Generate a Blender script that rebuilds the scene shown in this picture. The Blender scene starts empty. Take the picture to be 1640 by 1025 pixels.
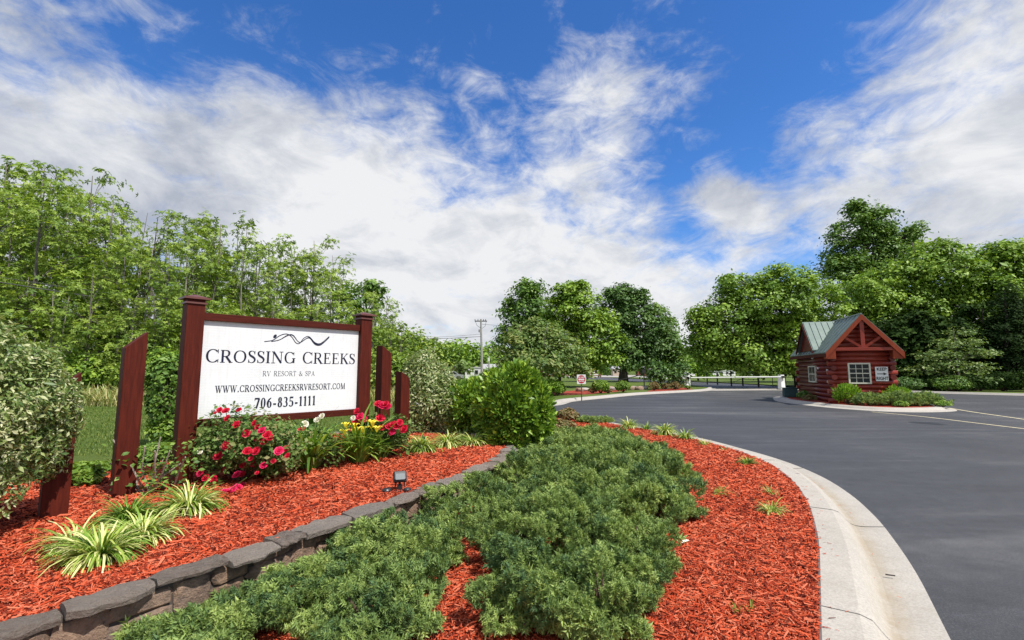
import bpy, bmesh, math, random
import numpy as np
from mathutils import Vector, Matrix
R = math.radians; PI = math.pi
sc = bpy.context.scene
C = sc.collection

# ---------------- camera ----------------
F, HOR, EYE = 755.0, 594.0, 1.65
PITCH = math.atan((HOR - 512.5) / F)
cam = bpy.data.cameras.new('camera'); camo = bpy.data.objects.new('camera', cam); C.objects.link(camo)
cam.sensor_width = 36; cam.lens = 36 * F / 1640; cam.clip_start = 0.05; cam.clip_end = 3000
camo.location = (0, 0, EYE); camo.rotation_euler = (PI / 2 + PITCH, 0, 0); sc.camera = camo
cp, sp = math.cos(PITCH), math.sin(PITCH)

def ray(px, py):
    x, y = (px - 820) / F, (512.5 - py) / F
    return Vector((x, cp - y * sp, sp + y * cp))
def gp(px, py, z=0.0):            # ground point seen at a pixel of the photograph, at height z
    d = ray(px, py); t = (z - EYE) / d.z
    return Vector((d.x * t, d.y * t, z))
def at(px, py, Y):                # point at distance Y
    d = ray(px, py); t = Y / d.y
    return Vector((d.x * t, Y, EYE + d.z * t))
def G(pts, z): return [gp(a, b, z) for a, b in pts]

# ---------------- sun ----------------
SUN_EL, SX, SY = R(56), 0.79, -0.61
sl = math.hypot(SX, SY); SX /= sl; SY /= sl
sdir = Vector((SX * math.cos(SUN_EL), SY * math.cos(SUN_EL), math.sin(SUN_EL)))
L = bpy.data.lights.new('sun', 'SUN'); L.energy = 5.0; L.angle = R(0.53); L.color = (1.0, 0.955, 0.88)
sun = bpy.data.objects.new('sun', L); C.objects.link(sun)
sun.rotation_euler = (-sdir).to_track_quat('-Z', 'Y').to_euler()

# ---------------- world: Nishita sky with procedural cloud ----------------
W = bpy.data.worlds.new('World'); sc.world = W; W.use_nodes = True
wn = W.node_tree; wn.nodes.clear()
def N(t, typ, **k):
    n = t.nodes.new(typ)
    for a, b in k.items(): setattr(n, a, b)
    return n
def setin(t, n, i, v):
    if isinstance(v, bpy.types.NodeSocket): t.links.new(v, n.inputs[i])
    else: n.inputs[i].default_value = v
def M(t, op, a, b=None, c=None, clamp=False):
    n = N(t, 'ShaderNodeMath', operation=op); n.use_clamp = clamp
    setin(t, n, 0, a)
    if b is not None: setin(t, n, 1, b)
    if c is not None: setin(t, n, 2, c)
    return n.outputs[0]
def ramp(t, fac, stops, interp='LINEAR'):
    n = N(t, 'ShaderNodeValToRGB'); e = n.color_ramp.elements; n.color_ramp.interpolation = interp
    while len(e) < len(stops): e.new(0.5)
    for i, (p, c) in enumerate(stops):
        e[i].position = p; e[i].color = (*c, 1) if len(c) == 3 else c
    t.links.new(fac, n.inputs[0]); return n.outputs[0]
def mix(t, f, a, b, bt='MIX'):
    n = N(t, 'ShaderNodeMix', data_type='RGBA', blend_type=bt)
    setin(t, n, 0, f); setin(t, n, 6, a if isinstance(a, bpy.types.NodeSocket) else (*a, 1)); setin(t, n, 7, b if isinstance(b, bpy.types.NodeSocket) else (*b, 1))
    return n.outputs[2]
def noise(t, vec, scale, detail=4, rough=0.55, dist=0.0, lac=2.0):
    n = N(t, 'ShaderNodeTexNoise'); n.inputs['Scale'].default_value = scale; n.inputs['Detail'].default_value = detail
    n.inputs['Roughness'].default_value = rough; n.inputs['Distortion'].default_value = dist
    if vec is not None: t.links.new(vec, n.inputs['Vector'])
    return n.outputs[0]
def build_world():
    t = wn
    sky = N(t, 'ShaderNodeTexSky', sky_type='NISHITA'); sky.sun_disc = False
    sky.sun_elevation = SUN_EL; sky.sun_rotation = math.atan2(SX, SY); sky.air_density = 1.0; sky.dust_density = 0.3; sky.ozone_density = 3.0
    hs = N(t, 'ShaderNodeHueSaturation'); hs.inputs['Saturation'].default_value = 1.22; hs.inputs['Value'].default_value = 0.98
    t.links.new(sky.outputs[0], hs.inputs['Color'])
    skyc = mix(t, 1.0, hs.outputs[0], (1.12, 1.42, 1.85), 'MULTIPLY')
    tc = N(t, 'ShaderNodeTexCoord').outputs['Generated']
    nm = N(t, 'ShaderNodeVectorMath', operation='NORMALIZE'); t.links.new(tc, nm.inputs[0]); d = nm.outputs[0]
    sx = N(t, 'ShaderNodeSeparateXYZ'); t.links.new(d, sx.inputs[0])
    den = M(t, 'ADD', M(t, 'MAXIMUM', sx.outputs[2], 0.0), 0.20)
    cx = N(t, 'ShaderNodeCombineXYZ'); t.links.new(M(t, 'DIVIDE', sx.outputs[0], den), cx.inputs[0])
    t.links.new(M(t, 'DIVIDE', sx.outputs[1], den), cx.inputs[1]); cx.inputs[2].default_value = 3.7
    mp = N(t, 'ShaderNodeMapping'); mp.inputs['Rotation'].default_value = (0, 0, R(28)); mp.inputs['Scale'].default_value = (1.0, 0.62, 1)
    t.links.new(cx.outputs[0], mp.inputs[0]); v = mp.outputs[0]
    n1 = noise(t, v, 0.85, 8, 0.56, 0.35)
    n2 = noise(t, v, 3.2, 9, 0.62, 0.5)
    n3 = noise(t, v, 11.0, 6, 0.65, 0.6)
    acc = None
    # (pixel of the photo the bank of cloud or the gap lies at, sharpness, weight)
    # how much cloud stands in each direction of the sky, fitted with soft lobes on the dome
    gx = [-190, 0, 182, 364, 547, 729, 911, 1093, 1276, 1458, 1640, 1830]; gy = [-160, 0, 100, 200, 300, 400, 500]
    tab = [[.5, .5, .4, .2, .1, .05, .05, .05, .1, .3, .8, .9],
           [.6, .6, .5, .12, .12, .05, .05, .06, .0, .1, .85, 1], [.7, .75, .55, .55, .28, .3, .12, .05, .0, .25, 1, 1],
           [1, 1, 1, .85, .62, .36, .38, .26, .22, .85, 1, 1], [1, 1, 1, 1, 1, .72, .5, .42, .75, 1, 1, 1],
           [1, 1, 1, 1, 1, 1, .85, .6, .2, .95, 1, 1], [1, 1, 1, 1, 1, 1, 1, .92, .8, 1, 1, 1]]
    PD = np.array([list(ray(x_, y_).normalized()) for y_ in gy for x_ in gx]); tg = np.array([v_ for r_ in tab for v_ in r_]) * .80 - .30 - .12
    Kk = np.exp(42 * (PD @ PD.T - 1)); wt = np.linalg.solve(Kk.T @ Kk + .02 * np.eye(len(tg)), Kk.T @ tg)
    blobs = [(x_, y_, 42, float(w_)) for (x_, y_), w_ in zip([(x_, y_) for y_ in gy for x_ in gx], wt)] + [(1150, 322, 600, .5), (1205, 330, 600, .5), (1270, 395, 500, -.35), (1110, 375, 500, -.3), (1220, 270, 700, -.4), (1060, 290, 700, -.3), (205, 85, 900, -.3), (930, 150, 500, .22), (1000, 200, 600, .15)]
    for px, py, k, w in blobs:
        r = ray(px, py).normalized()
        dp = N(t, 'ShaderNodeVectorMath', operation='DOT_PRODUCT'); t.links.new(d, dp.inputs[0]); dp.inputs[1].default_value = r
        g = M(t, 'MULTIPLY', M(t, 'EXPONENT', M(t, 'MULTIPLY', M(t, 'SUBTRACT', dp.outputs['Value'], 1.0), float(k))), float(w))
        acc = g if acc is None else M(t, 'ADD', acc, g)
    behind = M(t, 'MULTIPLY', M(t, 'MAXIMUM', M(t, 'MULTIPLY', sx.outputs[1], -1.0), 0.0), 0.25)
    acc = M(t, 'ADD', acc, behind)
    # finer noise taken on the dome itself keeps the billows from stretching into streaks
    mq = N(t, 'ShaderNodeMapping'); mq.inputs['Scale'].default_value = (1, 1, 1.9); mq.inputs['Rotation'].default_value = (0, R(18), 0); t.links.new(d, mq.inputs[0]); v2 = mq.outputs[0]
    n4 = noise(t, v2, 3.4, 9, 0.62, 0.35); n5 = noise(t, v2, 11.0, 8, 0.66, 0.6)
    def dev(n, a): return M(t, 'MULTIPLY', M(t, 'SUBTRACT', n, 0.5), a)
    nn = M(t, 'ADD', M(t, 'ADD', dev(n1, .5), dev(n2, .9)), M(t, 'ADD', dev(n4, 1.0), dev(n5, 1.05)))
    D = M(t, 'ADD', M(t, 'ADD', acc, nn), 0.12)
    cov = N(t, 'ShaderNodeMapRange', interpolation_type='SMOOTHSTEP'); t.links.new(D, cov.inputs[0])
    cov.inputs[1].default_value = -0.20; cov.inputs[2].default_value = 0.46; cov.inputs[3].default_value = 0.0; cov.inputs[4].default_value = 1.0
    # grey undersides against white billows
    sh = noise(t, v2, 2.2, 8, 0.58, 0.5); sh2 = noise(t, v2, 8.0, 8, 0.62, 0.4)
    def dk(px, py, k, w):
        q = N(t, 'ShaderNodeVectorMath', operation='DOT_PRODUCT'); t.links.new(d, q.inputs[0]); q.inputs[1].default_value = ray(px, py).normalized()
        return M(t, 'MULTIPLY', M(t, 'EXPONENT', M(t, 'MULTIPLY', M(t, 'SUBTRACT', q.outputs['Value'], 1.0), float(k))), w)
    gl = M(t, 'ADD', M(t, 'ADD', dk(150, 290, 14, -.10), dk(1530, 380, 50, -.10)), M(t, 'ADD', dk(560, 320, 40, .03), M(t, 'ADD', dk(1560, 200, 20, .05), dk(700, 520, 40, .05))))
    s = M(t, 'ADD', M(t, 'ADD', M(t, 'MULTIPLY', sh, 0.75), M(t, 'MULTIPLY', sh2, 0.5)), gl)
    cc = ramp(t, s, [(0.44, (4.6, 5.0, 5.9)), (0.55, (6.5, 6.8, 7.4)), (0.67, (8.9, 9.0, 9.2))])
    col = mix(t, cov.outputs[0], skyc, cc)
    bg = N(t, 'ShaderNodeBackground'); t.links.new(col, bg.inputs[0]); bg.inputs[1].default_value = 0.085
    o = N(t, 'ShaderNodeOutputWorld'); t.links.new(bg.outputs[0], o.inputs[0])
build_world()
vs = sc.view_settings; vs.view_transform = 'Standard'; vs.look = 'None'; vs.exposure = 0.2; vs.gamma = 1.0; vs.use_curve_mapping = False
sc.cycles.max_bounces = 6; sc.cycles.diffuse_bounces = 3; sc.cycles.transmission_bounces = 4; sc.cycles.transparent_max_bounces = 4
sc.cycles.sample_clamp_indirect = 4.0

# ---------------- helpers ----------------
rng = np.random.default_rng(7); random.seed(7)
def tag(o, label=None, cat=None, group=None, kind=None):
    if label: o['label'] = label
    if cat: o['category'] = cat
    if group: o['group'] = group
    if kind: o['kind'] = kind
    return o
def empty(name, loc, rz=0.0):
    o = bpy.data.objects.new(name, None); C.objects.link(o); o.location = loc; o.rotation_euler = (0, 0, rz); o.empty_display_size = 0.2
    return o
def link(name, me, mat, parent=None, loc=None, rz=0.0):
    o = bpy.data.objects.new(name, me); C.objects.link(o)
    if mat is not None and not me.materials: me.materials.append(mat)
    if parent is not None: o.parent = parent
    if loc is not None: o.location = loc; o.rotation_euler = (0, 0, rz)
    return o
def copy_tree(o, parent=None):
    c = o.copy(); C.objects.link(c)
    if parent is not None: c.parent = parent
    for ch in [k for k in bpy.data.objects if k.parent == o]: copy_tree(ch, c)
    return c

class MB:                          # mesh collector
    def __init__(s): s.v = []; s.f = []; s.t = []; s.tone = 0.5
    def add(s, v, f):
        b = len(s.v); s.v += [tuple(p) for p in v]; s.f += [tuple(b + i for i in q) for q in f]; s.t += [s.tone] * len(f)
    def box(s, c, d, rot=None, jit=0.0):
        P = []
        for z in (-.5, .5):
            for x, y in ((-.5, -.5), (.5, -.5), (.5, .5), (-.5, .5)):
                p = Vector((x * d[0], y * d[1], z * d[2]))
                if jit: p += Vector([random.uniform(-jit, jit) for _ in range(3)])
                if rot is not None: p = rot @ p
                P.append(p + Vector(c))
        s.add(P, [(3, 2, 1, 0), (4, 5, 6, 7), (0, 1, 5, 4), (1, 2, 6, 5), (2, 3, 7, 6), (3, 0, 4, 7)])
    def hexa(s, P): s.add(P, [(3, 2, 1, 0), (4, 5, 6, 7), (0, 1, 5, 4), (1, 2, 6, 5), (2, 3, 7, 6), (3, 0, 4, 7)])
    def tube(s, pts, rad, n=8, cap=True):
        pts = [Vector(p) for p in pts]
        if not isinstance(rad, (list, tuple)): rad = [rad] * len(pts)
        rings = []; up = None
        for i, p in enumerate(pts):
            d = (pts[min(i + 1, len(pts) - 1)] - pts[max(i - 1, 0)]).normalized()
            if up is None: up = d.orthogonal().normalized()
            else:
                up = up - d * up.dot(d); up = up.normalized() if up.length > 1e-6 else d.orthogonal().normalized()
            w = d.cross(up)
            rings.append([p + (up * math.cos(2 * PI * k / n) + w * math.sin(2 * PI * k / n)) * rad[i] for k in range(n)])
        v = [q for r in rings for q in r]; f = []
        for i in range(len(pts) - 1):
            for k in range(n): f.append((i * n + k, i * n + (k + 1) % n, (i + 1) * n + (k + 1) % n, (i + 1) * n + k))
        if cap: f.append(tuple(range(n))[::-1]); f.append(tuple((len(pts) - 1) * n + k for k in range(n)))
        s.add(v, f)
    def lathe(s, prof, c, n=16):
        v = []; f = []
        for r, z in prof:
            for k in range(n): v.append((c[0] + r * math.cos(2 * PI * k / n), c[1] + r * math.sin(2 * PI * k / n), c[2] + z))
        for i in range(len(prof) - 1):
            for k in range(n): f.append((i * n + k, i * n + (k + 1) % n, (i + 1) * n + (k + 1) % n, (i + 1) * n + k))
        f.append(tuple(range(n))[::-1]); f.append(tuple((len(prof) - 1) * n + k for k in range(n)))
        s.add(v, f)
    def prism(s, poly, z0, z1):
        n = len(poly); v = [(p[0], p[1], z0) for p in poly] + [(p[0], p[1], z1) for p in poly]
        s.add(v, [tuple(range(n))[::-1], tuple(range(n, 2 * n))] + [(i, (i + 1) % n, n + (i + 1) % n, n + i) for i in range(n)])
    def mesh(s, name, smooth=False, bevel=0.0):
        me = bpy.data.meshes.new(name); me.from_pydata(s.v, [], s.f); me.update()
        at_ = me.attributes.new('tone', 'FLOAT', 'FACE'); at_.data.foreach_set('value', np.array(s.t, dtype=np.float32))
        if smooth: me.polygons.foreach_set('use_smooth', [True] * len(me.polygons))
        return me
    def build(s, name, mat, parent=None, loc=None, rz=0.0, smooth=False, bevel=0.0):
        o = link(name, s.mesh(name, smooth), mat, parent, loc, rz)
        if bevel:
            m = o.modifiers.new('bevel', 'BEVEL'); m.width = bevel; m.segments = 2; m.limit_method = 'ANGLE'; m.angle_limit = R(40)
        return o

def np_mesh(name, V, Fq, tone=None, smooth=False):
    V = np.asarray(V, dtype=np.float32).reshape(-1, 3); Fq = np.asarray(Fq, dtype=np.int32)
    me = bpy.data.meshes.new(name); m, k = Fq.shape
    me.vertices.add(len(V)); me.vertices.foreach_set('co', V.ravel())
    me.loops.add(m * k); me.loops.foreach_set('vertex_index', Fq.ravel())
    me.polygons.add(m); me.polygons.foreach_set('loop_start', np.arange(0, m * k, k, dtype=np.int32))
    if smooth: me.polygons.foreach_set('use_smooth', np.ones(m, dtype=bool))
    me.update(calc_edges=True)
    if tone is not None:
        a = me.attributes.new('tone', 'FLOAT', 'FACE'); a.data.foreach_set('value', np.asarray(tone, dtype=np.float32))
    return me
def unit(a): return a / np.maximum(np.linalg.norm(a, axis=-1, keepdims=True), 1e-9)
def frame(dirs, roll=None, r=rng):            # Z axis along dirs, random roll
    z = unit(dirs); h = unit(r.normal(size=z.shape)); x = unit(np.cross(h, z)); y = np.cross(z, x)
    return x, y, z
def frame_n(nrm, r=rng):                      # leaf lying with its normal (template Z) along nrm
    return frame(nrm, r=r)
def inst(T, Fc, P, ax, S, tone):
    T = np.asarray(T, float); Fc = np.asarray(Fc, int); P = np.asarray(P, float); n = len(P)
    S = np.asarray(S, float); S = np.repeat(S[:, None], 3, 1) if S.ndim == 1 else S
    x, y, z = ax
    V = P[:, None, :] + (T[None, :, 0, None] * S[:, None, 0:1]) * x[:, None, :] + (T[None, :, 1, None] * S[:, None, 1:2]) * y[:, None, :] + (T[None, :, 2, None] * S[:, None, 2:3]) * z[:, None, :]
    Fo = Fc[None] + (np.arange(n) * len(T))[:, None, None]
    return V.reshape(-1, 3), Fo.reshape(-1, Fc.shape[1]), np.repeat(np.asarray(tone, float), len(Fc))
def merge(lst):
    V = []; Fs = []; T = []; b = 0
    for v, f, t in lst: V.append(v); Fs.append(f + b); T.append(t); b += len(v)
    return np.concatenate(V), np.concatenate(Fs), np.concatenate(T)
def build_np(name, parts, mat, parent=None, loc=None, rz=0.0, smooth=False):
    V, Fs, T = merge(parts); return link(name, np_mesh(name, V, Fs, T, smooth), mat, parent, loc, rz)

# leaf templates, z is the leaf's normal, x its length
LEAF = ([(-.5, 0, 0), (0, -.32, .08), (.55, 0, -.03), (0, .32, .08)], [(0, 1, 2), (0, 2, 3)])
LONG = ([(-.5, 0, 0), (0, -.16, .05), (.55, 0, -.06), (0, .16, .05)], [(0, 1, 2), (0, 2, 3)])
def palm(n=5):
    v = []; f = []
    for k in range(n):
        a = -2.2 + 4.4 * k / (n - 1); c, s_ = math.cos(a), math.sin(a); b = len(v)
        for (x, y, z) in [(0, 0, 0), (.3, -.14, .05), (.62, 0, -.10), (.3, .14, .05)]: v.append((x * c - y * s_, x * s_ + y * c, z))
        f += [(b, b + 1, b + 2), (b, b + 2, b + 3)]
    return v, f
PALM = palm()
def strap(n=5, w=0.5, lean=0.55, droop=0.5):  # blade: grows up z, arches to +x; unit length
    v = []; f = []; x = z = 0.0
    for i in range(n + 1):
        s = i / n; a = PI / 2 - lean * 0.4 - (lean + droop * 1.6) * s
        ww = w * (0.65 + 0.7 * s) * (1 - s ** 2.2) + 0.02
        v += [(x, -ww / 2, z), (x, ww / 2, z)]
        x += math.cos(a) / n; z += math.sin(a) / n
    for i in range(n): f.append((2 * i, 2 * i + 1, 2 * i + 3, 2 * i + 2))
    return v, f

# ---------------- materials ----------------
def mat(name):
    m = bpy.data.materials.new(name); m.use_nodes = True; t = m.node_tree; b = t.nodes['Principled BSDF']; return m, t, b
def objco(t): return N(t, 'ShaderNodeTexCoord').outputs['Object']
def bump(t, b, h, s=0.3, dist=0.01):
    n = N(t, 'ShaderNodeBump'); n.inputs['Strength'].default_value = s; n.inputs['Distance'].default_value = dist
    t.links.new(h, n.inputs['Height']); t.links.new(n.outputs[0], b.inputs['Normal'])
def simple(name, c, rough=0.6, metal=0.0, var=0.15, scale=6, bs=0.15, spec=0.5):
    m, t, b = mat(name); co = objco(t); n = noise(t, co, scale, 5, 0.6)
    lo = tuple(x * (1 - var) for x in c); hi = tuple(min(1, x * (1 + var)) for x in c)
    t.links.new(ramp(t, n, [(0.3, lo), (0.7, hi)]), b.inputs['Base Color'])
    b.inputs['Roughness'].default_value = rough; b.inputs['Metallic'].default_value = metal; b.inputs['Specular IOR Level'].default_value = spec
    bump(t, b, noise(t, co, scale * 6, 3), bs, 0.004); return m
def foliage(name, cols, transl=0.3, rough=0.5, gloss=0.3, patch=0.0, pscale=1.5):
    """leaf material: colour differs leaf by leaf (face attribute) and slightly between branches"""
    cols = [(c_[0] * 1.24, c_[1] * 1.15, c_[2] * 1.08) if c_[1] > c_[0] * .95 and c_[2] < .6 * c_[1] and 'petal' not in name else c_ for c_ in cols]
    m, t, b = mat(name)
    a = N(t, 'ShaderNodeAttribute', attribute_name='tone', attribute_type='GEOMETRY').outputs['Fac']
    if patch:
        a = M(t, 'ADD', a, M(t, 'MULTIPLY', M(t, 'SUBTRACT', noise(t, objco(t), pscale, 3), 0.5), patch))
    k = len(cols); c = ramp(t, a, [((i + 0.5) / k if k > 1 else 0, col) for i, col in enumerate(cols)])
    t.links.new(c, b.inputs['Base Color']); b.inputs['Roughness'].default_value = rough; b.inputs['Specular IOR Level'].default_value = gloss
    tr = N(t, 'ShaderNodeBsdfTranslucent'); tc_ = mix(t, 1.0, c, (1.35, 1.3, 0.6), 'MULTIPLY'); t.links.new(tc_, tr.inputs[0])
    mx = N(t, 'ShaderNodeMixShader'); mx.inputs[0].default_value = transl
    t.links.new(b.outputs[0], mx.inputs[1]); t.links.new(tr.outputs[0], mx.inputs[2])
    t.links.new(mx.outputs[0], t.nodes['Material Output'].inputs[0]); return m
MT = {}
MT['forest'] = foliage('forest_leaf', [(.07, .14, .022), (.12, .21, .032), (.20, .31, .05), (.30, .41, .08)], .3, patch=.5, pscale=.25)
MT['forest_b'] = foliage('forest_leaf_yellow', [(.11, .19, .03), (.18, .29, .05), (.25, .37, .07), (.31, .42, .11)], .3, patch=.5, pscale=.25)
MT['maple'] = foliage('maple_leaf', [(.07, .15, .02), (.12, .23, .028), (.18, .31, .04), (.26, .40, .055)], .22, patch=.5, pscale=.3)
MT['bright'] = foliage('bright_leaf', [(.09, .2, .02), (.14, .28, .03), (.2, .36, .045), (.26, .42, .06)], .35, patch=.4, pscale=.4)
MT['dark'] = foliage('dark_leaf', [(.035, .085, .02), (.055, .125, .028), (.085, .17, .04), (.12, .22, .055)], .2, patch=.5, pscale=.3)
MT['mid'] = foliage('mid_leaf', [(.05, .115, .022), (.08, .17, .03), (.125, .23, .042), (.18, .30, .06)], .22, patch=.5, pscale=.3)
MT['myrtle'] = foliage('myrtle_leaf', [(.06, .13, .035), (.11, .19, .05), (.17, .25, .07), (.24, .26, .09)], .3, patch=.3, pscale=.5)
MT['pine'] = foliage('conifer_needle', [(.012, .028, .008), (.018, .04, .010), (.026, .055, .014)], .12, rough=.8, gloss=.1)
MT['deepshade'] = foliage('shaded_evergreen_leaf', [(.014, .034, .008), (.022, .05, .01), (.036, .075, .014)], .15, rough=.8, gloss=.1)  # deep shade of the right hand wood put into the leaf colour
MT['dogwood'] = foliage('dogwood_leaf', [(.06, .12, .03), (.11, .19, .05), (.17, .26, .08), (.26, .34, .14)], .3)
MT['laurel'] = foliage('laurel_leaf', [(.05, .12, .016), (.10, .21, .026), (.18, .32, .04), (.30, .45, .06)], .2, rough=.4, gloss=.4, patch=.3, pscale=2)
MT['varieg'] = foliage('variegated_leaf', [(.06, .12, .03), (.12, .20, .05), (.24, .31, .11), (.60, .60, .36)], .25, rough=.4, gloss=.4)
MT['juniper'] = foliage('juniper_sprays', [(.06, .125, .05), (.13, .215, .065), (.20, .30, .085), (.28, .38, .115)], .15, rough=.6, patch=.45, pscale=3.0)
MT['rose_leaf'] = foliage('rose_leaf', [(.04, .10, .025), (.08, .16, .035), (.13, .21, .06), (.20, .20, .09)], .2, rough=.55, gloss=.15)
MT['lily_leaf'] = foliage('lily_leaf', [(.05, .12, .02), (.10, .22, .03), (.18, .33, .05), (.30, .42, .10)], .3, rough=.4)
MT['liriope'] = foliage('liriope_leaf', [(.10, .22, .03), (.20, .33, .05), (.38, .48, .12), (.60, .64, .32)], .25, rough=.4)
MT['weed'] = foliage('weed_leaf', [(.07, .15, .02), (.12, .22, .03), (.17, .29, .05), (.23, .34, .07)], .3)
MT['bronze'] = foliage('bronze_leaf', [(.10, .12, .04), (.17, .17, .06), (.26, .20, .09), (.30, .16, .09)], .25)
MT['reed'] = foliage('seed_grass', [(.12, .18, .04), (.2, .25, .07), (.32, .33, .14), (.42, .4, .2)], .3)
MT['grass'] = foliage('grass_blades', [(.06, .12, .02), (.09, .16, .03), (.12, .19, .035), (.17, .22, .05)], .3)
MT['farwood'] = foliage('far_wood_leaf', [(.05, .11, .02), (.08, .17, .025), (.13, .23, .03), (.2, .27, .04)], .2, patch=.9, pscale=.04)
MT['red_petal'] = foliage('red_petal', [(.5, .01, .03), (.68, .02, .06), (.8, .03, .10)], .2, rough=.5)
MT['pink_petal'] = foliage('pink_petal', [(.7, .02, .10), (.8, .04, .18)], .2, rough=.5)
MT['white_petal'] = foliage('white_petal', [(.75, .72, .6), (.85, .85, .8)], .2)
MT['yellow_petal'] = foliage('yellow_petal', [(.8, .65, .05), (.9, .78, .12)], .25)

def bark(name, c, sc_=4):
    m, t, b = mat(name); co = objco(t); mp = N(t, 'ShaderNodeMapping'); mp.inputs['Scale'].default_value = (1, 1, .18); t.links.new(co, mp.inputs[0])
    n = noise(t, mp.outputs[0], sc_ * 3, 7, .7); t.links.new(ramp(t, n, [(.3, tuple(x * .5 for x in c)), (.7, c)]), b.inputs['Base Color'])
    b.inputs['Roughness'].default_value = .9; bump(t, b, n, .7, .03); return m
MT['bark'] = bark('grey_bark', (.16, .14, .12)); MT['bark_pale'] = bark('pale_bark', (.30, .27, .23)); MT['bark_dark'] = bark('dark_bark', (.07, .055, .045))
MT['twig'] = bark('twig', (.14, .09, .06), 20); MT['cane'] = bark('bare_cane', (.60, .50, .44), 20)

def wood(name, c1, c2, rough=.45, axis='z', sc_=3):
    m, t, b = mat(name); co = objco(t); mp = N(t, 'ShaderNodeMapping')
    mp.inputs['Scale'].default_value = {'z': (6, 6, .5), 'x': (.5, 6, 6), 'y': (6, .5, 6)}[axis]; t.links.new(co, mp.inputs[0])
    n = noise(t, mp.outputs[0], sc_ * 2, 8, .65, .6); n2 = noise(t, co, 2.0, 3)
    c = mix(t, M(t, 'MULTIPLY', n2, .4), ramp(t, n, [(.25, c1), (.75, c2)]), tuple(x * .6 for x in c1))
    t.links.new(c, b.inputs['Base Color']); b.inputs['Roughness'].default_value = rough; b.inputs['Specular IOR Level'].default_value = .3 if 'log' in name else .14; bump(t, b, n, .5, .003); return m
MT['stain'] = wood('stained_timber', (.045, .007, .004), (.14, .022, .011), .62)
MT['stain_x'] = wood('stained_timber_rail', (.04, .007, .004), (.12, .02, .010), .62, 'x')
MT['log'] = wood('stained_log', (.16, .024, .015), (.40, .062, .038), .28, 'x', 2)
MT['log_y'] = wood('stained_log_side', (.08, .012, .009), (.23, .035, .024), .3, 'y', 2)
MT['fascia'] = wood('orange_stained_board', (.20, .040, .018), (.36, .074, .034), .5, 'z', 2)
MT['capmetal'] = simple('dull_post_cap', (.13, .045, .035), .4)

def mk_panel():
    m, t, b = mat('white_ribbed_panel'); co = objco(t)
    w = N(t, 'ShaderNodeTexWave', wave_type='BANDS', bands_direction='Z', wave_profile='SAW'); w.inputs['Scale'].default_value = 10.5; w.inputs['Distortion'].default_value = 0
    t.links.new(co, w.inputs[0]); n = noise(t, co, 2.5, 5, .7)
    t.links.new(ramp(t, n, [(.2, (.66, .67, .68)), (.7, (.76, .77, .78))]), b.inputs['Base Color'])
    mp = N(t, 'ShaderNodeMapping'); mp.inputs['Scale'].default_value = (14, 1, .7); t.links.new(co, mp.inputs[0]); st = noise(t, mp.outputs[0], 1.6, 6, .75)
    lk = b.inputs['Base Color'].links[0].from_socket; c2 = mix(t, M(t, 'MULTIPLY', ramp(t, st, [(.5, (0,) * 3), (.72, (1,) * 3)]), .22), lk, (.42, .40, .36)); t.links.new(c2, b.inputs['Base Color'])
    b.inputs['Roughness'].default_value = .5; bump(t, b, w.outputs[1], .35, .0015); return m
MT['panel'] = mk_panel()
MT['ink'] = simple('dark_navy_lettering', (.012, .014, .035), .4, var=.2, spec=.3)
MT['blackp'] = simple('black_paint', (.015, .015, .015), .5, spec=.3)

def mk_stone(name, cols, sc_=3):
    m, t, b = mat(name); co = objco(t)
    a = N(t, 'ShaderNodeAttribute', attribute_name='tone', attribute_type='GEOMETRY').outputs['Fac']
    n = noise(t, co, sc_ * 3, 8, .7); n2 = noise(t, co, sc_ * .9, 4, .6, .5)
    k = M(t, 'ADD', M(t, 'MULTIPLY', a, .6), M(t, 'MULTIPLY', n2, .4))
    c = ramp(t, k, [((i + .5) / len(cols), q) for i, q in enumerate(cols)])
    c = mix(t, ramp(t, n, [(.35, (0, 0, 0)), (.7, (.75, .75, .75))]), c, tuple(min(1, x * 1.9) for x in cols[-1]))
    lich = ramp(t, noise(t, co, sc_ * 5, 6, .8), [(.6, (0, 0, 0)), (.68, (1, 1, 1))])
    c = mix(t, M(t, 'MULTIPLY', lich, .5), c, (.36, .35, .32))
    t.links.new(c, b.inputs['Base Color']); b.inputs['Roughness'].default_value = .85
    h = M(t, 'ADD', M(t, 'MULTIPLY', noise(t, co, sc_ * 6, 8, .75), .6), n); bump(t, b, h, 1.0, .045); return m
MT['cap'] = mk_stone('slate_cap_stone', [(.11, .08, .062), (.22, .165, .125), (.34, .285, .235), (.17, .145, .125)], 7)
MT['rock'] = mk_stone('field_stone', [(.10, .062, .045), (.22, .14, .10), (.19, .15, .13), (.32, .21, .14)], 4)
MT['mortar'] = simple('mortar', (.085, .07, .06), .95, scale=12, bs=.6)

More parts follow.
